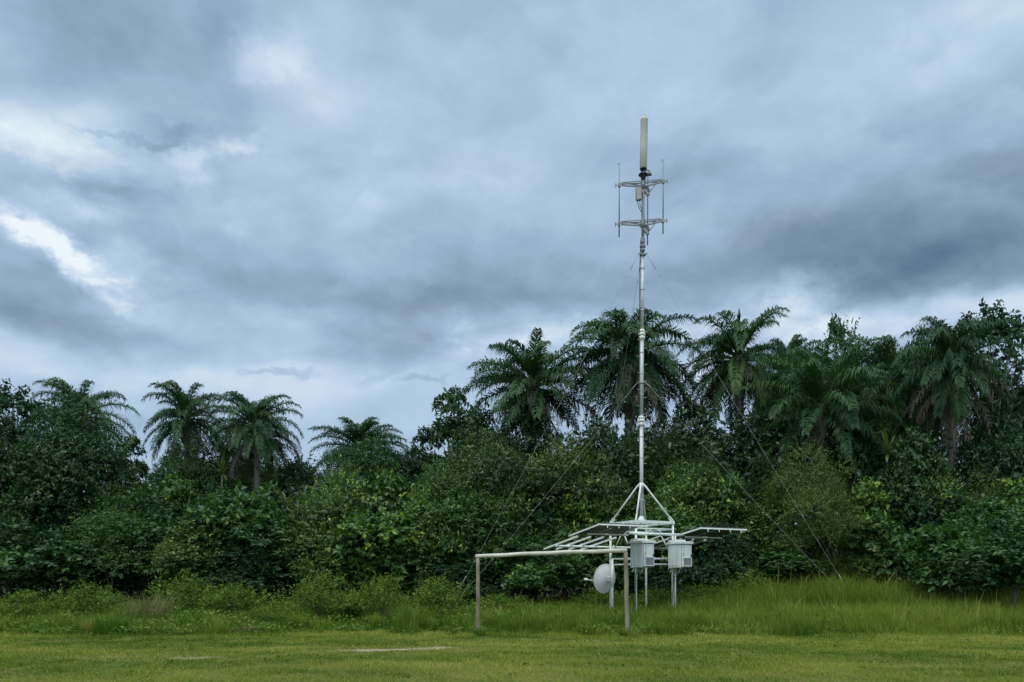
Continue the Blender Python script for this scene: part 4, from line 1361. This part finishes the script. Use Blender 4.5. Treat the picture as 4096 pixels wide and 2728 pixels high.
# mast tube in three sections, flange joints, foot
zf1, zf2, zr1, zr2 = hz(421.5), hz(335), hz(382.5), hz(254.5)
ztop = hz(175.5)
MB().tube([mp(ZT + .02), mp(zf1)], .082, 16).build('mast_section', M_STEEL, tower, T0)
MB().tube([mp(zf1), mp(zf2)], .078, 16).build('mast_section', M_STEEL, tower, T0)
MB().tube([mp(zf2), mp(zr2)], .070, 16).build('mast_section', M_STEEL, tower, T0)
MB().tube([mp(zr2), mp(ztop)], .060, 16).build('mast_section', M_GALV, tower, T0)
for zc in (zf1, zf2):
    f = MB()
    f.lathe([(.08, -.17), (.12, -.16), (.125, -.06), (.10, -.05), (.10, -.01), (.135, 0), (.135, .05), (.10, .06), (.10, .11), (.12, .12), (.12, .18), (.07, .22)], mp(zc), n=8)
    for k in range(8):
        a = k * math.pi / 4 + .2
        f.tube([mp(zc - .05, (.115 * math.cos(a), .115 * math.sin(a))), mp(zc + .09, (.115 * math.cos(a), .115 * math.sin(a)))], .014, 6)
    f.build('flange_joint', M_PAINT, tower, T0)
MB().lathe([(.16, 0), (.16, .04), (.12, .14), (.10, .20), (.082, .24)], mp(ZT + .05), n=8).build('mast_foot', M_PAINT, tower, T0)
# splayed stays down to the four corners of the frame
zc = hz(485)
for (u, v) in corners:
    p1 = uvz(u, v, ZT + .05)
    dirh = (p1 - mp(zc)); dirh.z = 0; dirh.normalize()
    p0 = mp(zc) + dirh * .07
    s = MB().tube([p0 + Vector((0, 0, .02)), p0 + dirh * .07 + Vector((0, 0, -.03)), p1], .034, 10)
    s.bar(p1 + Vector((0, 0, -.02)), p1 + (p0 - p1).normalized() * .22, .03, .12)
    s.build('stay', M_PAINT, tower, T0)
MB().lathe([(.085, -.10), (.115, -.09), (.115, .06), (.085, .08)], mp(zc), n=12).build('collar', M_PAINT, tower, T0)
for (zc_, r) in ((zr1, .13), (zr2, .12)):
    c = MB().lathe([(.075, -.06), (r, -.05), (r, .0), (.075, .02)], mp(zc_), n=12)
    for k in range(3):
        a = R(90 + 120 * k)
        c.bar(mp(zc_), mp(zc_, (.19 * math.cos(a), .19 * math.sin(a))), .05, .03)
    c.build('guy_ring', M_GALV, tower, T0)
# climbing pegs on alternating sides, and the feeder cable
z = zc + .5; k = 0
while z < zr2 - .2:
    sgn = 1 if k % 2 else -1
    MB().tube([mp(z, (sgn * .05, -.05)), mp(z, (sgn * .17, -.10)), mp(z + .03, (sgn * .175, -.10))], .009, 6).build('climbing_peg', M_STEEL, tower, T0)
    z += .32; k += 1
cbm = MB()
z = ZT + .2; pts = []
while z < ztop - 2.2:
    rr = .085 + (.02 if zr1 < z < zr2 else 0)
    pts.append(mp(z, (-rr, -.04 + .012 * math.sin(z * 2))))
    z += .6
cbm.tube(pts, .016, 6)
cbm.build('feeder_cable', M_BLACK, tower, T0)
z = ZT + .9
while z < ztop - 2.4:
    MB().lathe([(.086, 0), (.092, .004), (.092, .03), (.086, .034)], mp(z), n=12).build('cable_band', M_STEEL, tower, T0)
    z += .82
# knuckle above the guy ring
kn = MB().lathe([(.06, 0), (.10, .02), (.10, .07), (.065, .09), (.065, .16), (.12, .17), (.12, .22), (.07, .24), (.095, .34), (.09, .50), (.06, .56)], mp(zr2 + .12), n=10)
kn.box(mp(zr2 + .55, (-.02, -.08)), (.14, .08, .22), bev=.015)
kn.build('pole_knuckle', M_GALV, tower, T0)
# two triangular outrigger frames with three antenna pipes
zu, zl = hz(184.5), hz(223.5)
PL, PR, PB = Vector((-.92, .05, 0)), Vector((.74, -.22, 0)), Vector((.25, .42, 0))
for q, zz in enumerate((zu, zl)):
    f = MB()
    c = mp(zz)
    for P in (PL, PR, PB):
        e = c + P
        f.bar(c + Vector((0, 0, .05)), e + Vector((0, 0, .05)), .038, .04)
        f.bar(c + Vector((0, 0, -.09)), c.lerp(e, .92) + Vector((0, 0, -.01)), .05, .045)
        f.box(e, (.10, .10, .16), bev=.012)
        f.tube([e + P.normalized() * .05, e + P.normalized() * .13], .012, 6)
        f.box(e + P.normalized() * .14, (.04, .06, .13))
    for (P, Q) in ((PL, PR), (PR, PB), (PB, PL)):
        f.bar(c + P * .9 + Vector((0, 0, .10)), c + Q * .9 + Vector((0, 0, .10)), .028, .028)
    f.lathe([(.062, -.16), (.10, -.15), (.10, .12), (.062, .14)], c, n=12)
    f.tube([c + PR * .2 + Vector((0, 0, -.42)), c + PR * .62 + Vector((0, 0, -.05))], .02, 8)
    f.box(c + Vector((.13, -.06, -.36)), (.13, .10, .26), Matrix.Rotation(R(-35), 3, 'Y'), bev=.02)
    f.build('outrigger_frame', M_GALV, tower, T0)
for P in (PL, PR, PB):
    c = mp(zu) + P
    c2 = mp(zl) + P
    p = MB().tube([Vector((c2.x, c2.y, zl - (.50 if P is not PB else .66))), Vector((c.x, c.y, zu + (.84 if P is not PB else .62)))], .026, 10)
    if P is not PB:
        t_ = Vector((c.x, c.y, zu + .84))
        p.tube([t_, t_ + Vector((-.05, 0, .012)), t_ + Vector((-.055, 0, -.05))], .014, 6)
    p.build('antenna_pipe', M_GALV, tower, T0)
# guy wires
anchors = [at(446, 600, 33.0), at(862, 600, 31.5), Vector((MX - 1.2, 41.0, .8))]
for ap in anchors:
    ap.z = gz(ap.x, ap.y) + (.05 if ap.y < 40 else .3)
for ap in anchors:
    for zr in (zr1, zr2):
        top = mp(zr); dh = ap - top; dh.z = 0; dh.normalize()
        p0 = top + dh * .17
        sag = [p0.lerp(ap, i / 12) + Vector((0, 0, -.10 * math.sin(math.pi * i / 12))) for i in range(13)]
        w = MB().tube(sag, .0046, 6)
        w.tube([sag[0], sag[0].lerp(ap, .04)], .011, 6)
        w.tube([sag[0].lerp(ap, .055), sag[0].lerp(ap, .06)], .014, 6)
        w.tube([ap.lerp(sag[0], .08), ap.lerp(sag[0], .11)], .010, 6)
        w.build('guy_wire', M_WIRE, tower, T0)

# ------------------------------------------------------------------ antenna on the mast head
ant = thing('cylinder_antenna', 'grey drum-shaped cell antenna crowning the top of the mast', 'antenna', mp(ztop))
A0 = mp(ztop)
za, zb = hz(168.6), hz(119.5)
tip = Vector((.035, 0, 0))
dr = MB()
H = zb - za
prof = [(.0, 0), (.125, 0), (.14, .015), (.142, H * .5), (.14, H - .05), (.148, H - .03), (.148, H + .0), (.12, H + .035), (.10, H + .10), (.06, H + .125), (0, H + .13)]
dr.lathe(prof, mp(za), Vector((.035, 0, H)), 28)
dr.build('radome', M_RADOME, ant, A0)
mt = MB()
mt.lathe([(0, -.045), (.125, -.045), (.135, -.02), (.135, -.002), (0, -.002)], mp(za), n=20)
for k in range(4):
    a = R(20 + 90 * k)
    mt.tube([mp(za - .04, (.085 * math.cos(a), .085 * math.sin(a))), mp(ztop + .03, (.085 * math.cos(a), .085 * math.sin(a)))], .022, 8)
mt.lathe([(0, 0), (.17, 0), (.19, .02), (.19, .045), (.05, .06)], mp(ztop), n=12)
mt.bar(mp(ztop + .022), mp(ztop + .022, (.32, -.02)), .10, .05)
mt.lathe([(.06, -.30), (.075, -.28), (.10, -.06), (.17, 0)], mp(ztop), n=12)
mt.build('mount', M_BLACK, ant, A0)
MB().tube([mp(zb + .12, (.035, 0)), mp(zb + .30, (.04, 0))], .008, 6).build('lightning_rod', M_STEEL, ant, A0)
wl = MB()
wl.box(mp(ztop + .10, (.24, -.03)), (.12, .08, .05), Matrix.Rotation(R(20), 3, 'Y'), bev=.01)
wl.box(mp(ztop + .19, (.21, -.03)), (.17, .09, .06), Matrix.Rotation(R(15), 3, 'Y'), bev=.01)
wl.build('clamp_bracket', M_STEEL, ant, A0)

# radio unit below the upper frame
ru = thing('radio_unit', 'flat grey radio unit clamped to the mast between the outrigger frames', 'radio unit', mp(hz(202)))
R0 = mp(hz(202))
zt_, zb_ = hz(189.3), hz(201.5)
rc = mp((zt_ + zb_) / 2, (-.17, -.10))
rot = Matrix.Rotation(R(-28), 3, 'Z')
MB().box(rc, (.20, .14, zt_ - zb_), rot, bev=.015).build('shell', M_RADIO, ru, R0)
cv = MB().box(rc + rot @ Vector((-.115, -.01, .02)), (.018, .20, (zt_ - zb_) * 1.04), rot, bev=.005)
cv.build('sun_cover', M_RADOME, ru, R0)
bk = MB().box(mp((zt_ + zb_) / 2, (-.075, -.05)), (.10, .08, .22), bev=.01)
bk.build('bracket', M_BLACK, ru, R0)
cab = MB()
for (dx, dd, dz) in ((-.07, .33, .0), (.02, .20, .0)):
    s = Vector((rc.x + dx, rc.y - .03, zb_))
    e = mp(zb_ - dd - .12, (-.055, -.05))
    cab.tube([s, s + Vector((.0, 0, -.10)), s.lerp(e, .45) + Vector((-.02, 0, -.08)), e, e + Vector((.0, 0, -.12))], .013, 6)
cab.build('jumper_cable', M_BLACK, ru, R0)


# ------------------------------------------------------------------ equipment cabinets
def cabinet(u, label):
    w, dep, zb0, zt0 = .53, .75, 2.10, 2.98
    v = -1.27
    c = uvz(u, v, 0)
    rot_ = Matrix.Rotation(YAW, 3, 'Z')
    o = thing('equipment_cabinet', label, 'cabinet', (c.x, c.y, zb0), 'cabinets on the tower legs', YAW)

    def loc_box(ctr, size, name, mat, bev=0.0, parent=o):
        return MB().box(ctr, size, bev=bev).build(name, mat, parent)
    h = zt0 - zb0
    loc_box((0, 0, h / 2), (w, dep, h), 'body', M_CAB, .012)
    hd = MB().box((.0, -.01, h + .055), (w + .09, dep + .10, .10), bev=.012)
    hd.box((-.02, .14, h + .135), (w - .05, dep * .62, .10), bev=.012)
    hd.build('lid', M_CAB, o)
    f = -dep / 2
    MB().box((.015, f - .003, h * .5), (w - .036, .006, h - .026)).build('door_seal', M_BLACK, o)
    dmb = MB().box((.015, f - .010, h * .5), (w - .06, .02, h - .05), bev=.006)
    door = dmb.build('door', M_CAB, o)
    vx, vz = .045, h * .25
    vf = MB()
    for (cx, cz, sx, sz) in ((0, .155, .44, .035), (0, -.155, .44, .035), (-.187, 0, .03, .275), (.187, 0, .03, .275)):
        vf.box((vx + cx, f - .031, vz + cz), (sx * .9, .022, sz), bev=.004)
    vent = vf.build('vent_frame', M_CAB, o)
    g = MB().box((vx, f - .0235, vz), (.345, .007, .275))
    for i in range(9):
        g.box((vx, f - .029, vz - .12 + i * .03), (.345, .008, .011))
    g.build('grille', M_VENT, vent)
    loc_box((vx, f - .030, vz - .187), (.35, .018, .026), 'drip_slot', M_BLACK, .004)
    st = loc_box((-.13, f - .0225, h * .56), (.055, .004, .10), 'sticker', M_YELLOW)
    mk = MB()
    mk.add([(-.13 + x, f - .0255, h * .56 + z) for (x, z) in ((.006, .038), (-.014, -.004), (-.001, -.004), (-.008, -.038), (.014, .008), (.002, .008))],
           [(0, 1, 2, 5), (2, 3, 4, 5)])
    mk.build('bolt_symbol', M_BLACK, st)
    ht_ = MB().box((w / 2 - .05, f - .034, h * .5), (.028, .028, .13), bev=.008)
    ht_.build('handle', M_BLACK, door)
    # recessed side panel seam
    sp = MB().box((-w / 2 - .006, .02, h * .52), (.012, dep - .16, h - .12), bev=.004)
    sp.build('side_panel', M_CAB, o)
    ft = MB()
    for (x, y) in ((-.2, .2), (.2, .2)):
        ft.bar((x, y, .0), (x, y + .12, -.16), .03, .03)
    ft.bar((-w / 2, .22, -.012), (w / 2, .22, -.012), .05, .024)
    ft.build('support_bracket', M_PAINT, o)
    for (x, y, q) in ((-.12, .05, .012), (-.05, .08, .016), (.14, .02, .012)):
        MB().tube([(x, y, .02), (x, y, -.10), (x - .03, y + .16, -.22), (x * .3, .36, -.36), (x * .3, .40, -1.75)], q * .8, 8).build('conduit', M_GALV, o)
    return o


cabinet(-.88, 'pale grey outdoor cabinet directly under the mast, close to the inner goal post')
cabinet(.86, 'pale grey outdoor cabinet on the outer tower leg, under the outer solar panels')
# cabinet uprights to the ground
up_ = MB()
for (u, v) in ((A_ + .08, -A_ - .05),):
    p = uvz(u, v, 0)
    up_.tube([uvz(u, v, gz(p.x, p.y) - .2), uvz(u, v, 3.35)], .034, 10)
up_.build('support_post', M_PAINT, tower, T0)


# ------------------------------------------------------------------ solar tables: two rows on each side of the mast
def solar(u0, u1, v0, v1, npan, label, rails):
    c = uvz((u0 + u1) / 2, (v0 + v1) / 2, zpan((v0 + v1) / 2))
    o = thing('solar_panel_table', label, 'solar panels', c, 'solar panel tables around the mast')
    n_ = (Vector((0, 0, 1)) * math.cos(TILT) + Vv * math.sin(TILT))
    P = lambda u, v, h=0.0: uvz(u, v, zpan(v)) + n_ * h
    pw = (u1 - u0) / max(npan, 1)
    for i in range(npan):
        a, b = u0 + i * pw + .006, u0 + (i + 1) * pw - .006
        q = [P(a, v0), P(b, v0), P(b, v1), P(a, v1)]
        # laminate
        lam = MB()
        vs = [P(x, y, h) for h in (-.004, .012) for (x, y) in ((a + .03, v0 + .03), (b - .03, v0 + .03), (b - .03, v1 - .03), (a + .03, v1 - .03))]
        lam.add(vs, [(3, 2, 1, 0), (4, 5, 6, 7), (0, 1, 5, 4), (1, 2, 6, 5), (2, 3, 7, 6), (3, 0, 4, 7)])
        po = lam.build('panel', M_PV, o, c)
        po.data.materials.append(M_PVTOP)
        po.data.polygons[1].material_index = 1
        f = MB()
        f.bar(P(a, v0 + .016), P(b, v0 + .016), .032, .045, n_)
        f.bar(P(a, v1 - .016), P(b, v1 - .016), .032, .045, n_)
        f.bar(P(a + .016, v0 + .033), P(a + .016, v1 - .033), .032, .045, n_)
        f.bar(P(b - .016, v0 + .033), P(b - .016, v1 - .033), .032, .045, n_)
        f.build('panel_frame', M_PAINT, po)
    if rails == 'front':
        MB().bar(P(u0 - .03, v0 + .05, -.052), P(u1 + .03, v0 + .05, -.052), .05, .055, n_).build('edge_rail', M_PAINT, o, c)
        MB().bar(P(u0 + .02, v0 + .08, -.052), P(u0 + .02, v1, -.052), .04, .05, n_).build('edge_rail', M_PAINT, o, c)
        cl_ = MB()
        for i in range(4):
            u = u0 + .35 + i * (u1 - u0 - .5) / 3.2
            cl_.box(P(u, v0 + .05, -.12), (.03, .03, .09))
        cl_.build('clamp', M_PAINT, o, c)
    else:
        nr = 4
        for i in range(nr):
            u = u0 + .03 + i * (u1 - u0 - .06) / (nr - 1)
            MB().bar(P(u, v0 - .05, -.05), P(u, v1 + .03, -.05), .065, .07, n_).build('rail', M_PAINT, o, c)
    return o


UL0, UL1, UR0, UR1 = -3.34, -1.32, 1.12, 3.34
solar(UL0, UL1, V0, V0 + 2.10, 2, 'upper solar panel table beside the mast, dark underside edged with a white rail', 'front')
solar(-2.95, -1.18, V0 + 2.22, V0 + 4.70, 0, 'empty rack of white sloping rails above the goal crossbar', 'rails')
solar(UR0, UR1, V0, V0 + 2.10, 2, 'outer solar panel table jutting out beyond the second cabinet', 'front')
solar(UR0 + .1, UR1 - .2, V0 + 2.15, V0 + 4.2, 2, 'rear solar panel table in the shadow behind the outer one', 'rails')


# ------------------------------------------------------------------ satellite dish
def dish():
    legp = uvz(-A_, A_, 0)
    pp = Vector((3.90, 30.9, 0))
    g = gz(pp.x, pp.y)
    o = thing('satellite_dish', 'white satellite dish facing away, mounted low on its own pole by the tower leg', 'satellite dish', (pp.x, pp.y, g))
    D0 = (pp.x, pp.y, g)
    m = MB().tube([Vector((pp.x, pp.y, g - .2)), Vector((pp.x, pp.y, 2.45))], .036, 12)
    m.build('pole', M_PAINT, o, D0)
    MB().tube([Vector((pp.x, pp.y, 1.38)), Vector((pp.x, pp.y, 2.2))], .062, 12).build('mount_sleeve', M_PAINT, o, D0)
    ax = Vector((-.60, .79, .12)).normalized()
    c = Vector((pp.x - .22, pp.y + .32, 1.69))
    RR = .57
    prof = []
    for i in range(9):
        r = RR * i / 8
        prof.append((r, .34 * (r / RR) ** 2 * RR - .20 * RR))
    prof.append((RR + .012, prof[-1][1] - .004)); prof.append((RR + .012, prof[-1][1] - .02))
    for i in range(8, -1, -1):
        r = RR * i / 8
        prof.append((r, .34 * (r / RR) ** 2 * RR - .20 * RR - .022))
    MB().lathe(prof, c, ax, 40).build('reflector', M_DISH, o, D0)
    bm_ = MB()
    back = c - ax * .16
    bm_.box(back, (.22, .22, .22), bev=.03)
    bm_.tube([back, Vector((pp.x, pp.y, 1.75))], .045, 10)
    bm_.build('back_mount', M_STEEL, o, D0)
    lower = c - Vector((0, 0, 1)).cross(ax).cross(ax).normalized() * 0 + Vector((-.36, -.26, -.07))
    fp = c + ax * .62 + Vector((-.38, -.20, -.10))
    fa = MB().tube([lower, lower.lerp(fp, .5) + Vector((0, 0, -.02)), fp], .018, 8)
    fa.build('feed_arm', M_DISH, o, D0)
    hn_ = MB().lathe([(0, -.07), (.05, -.07), (.055, .04), (.035, .06), (.03, .13), (0, .13)], fp, (ax * -1), 12)
    hn_.build('feed_horn', M_DISH, o, D0)


dish()
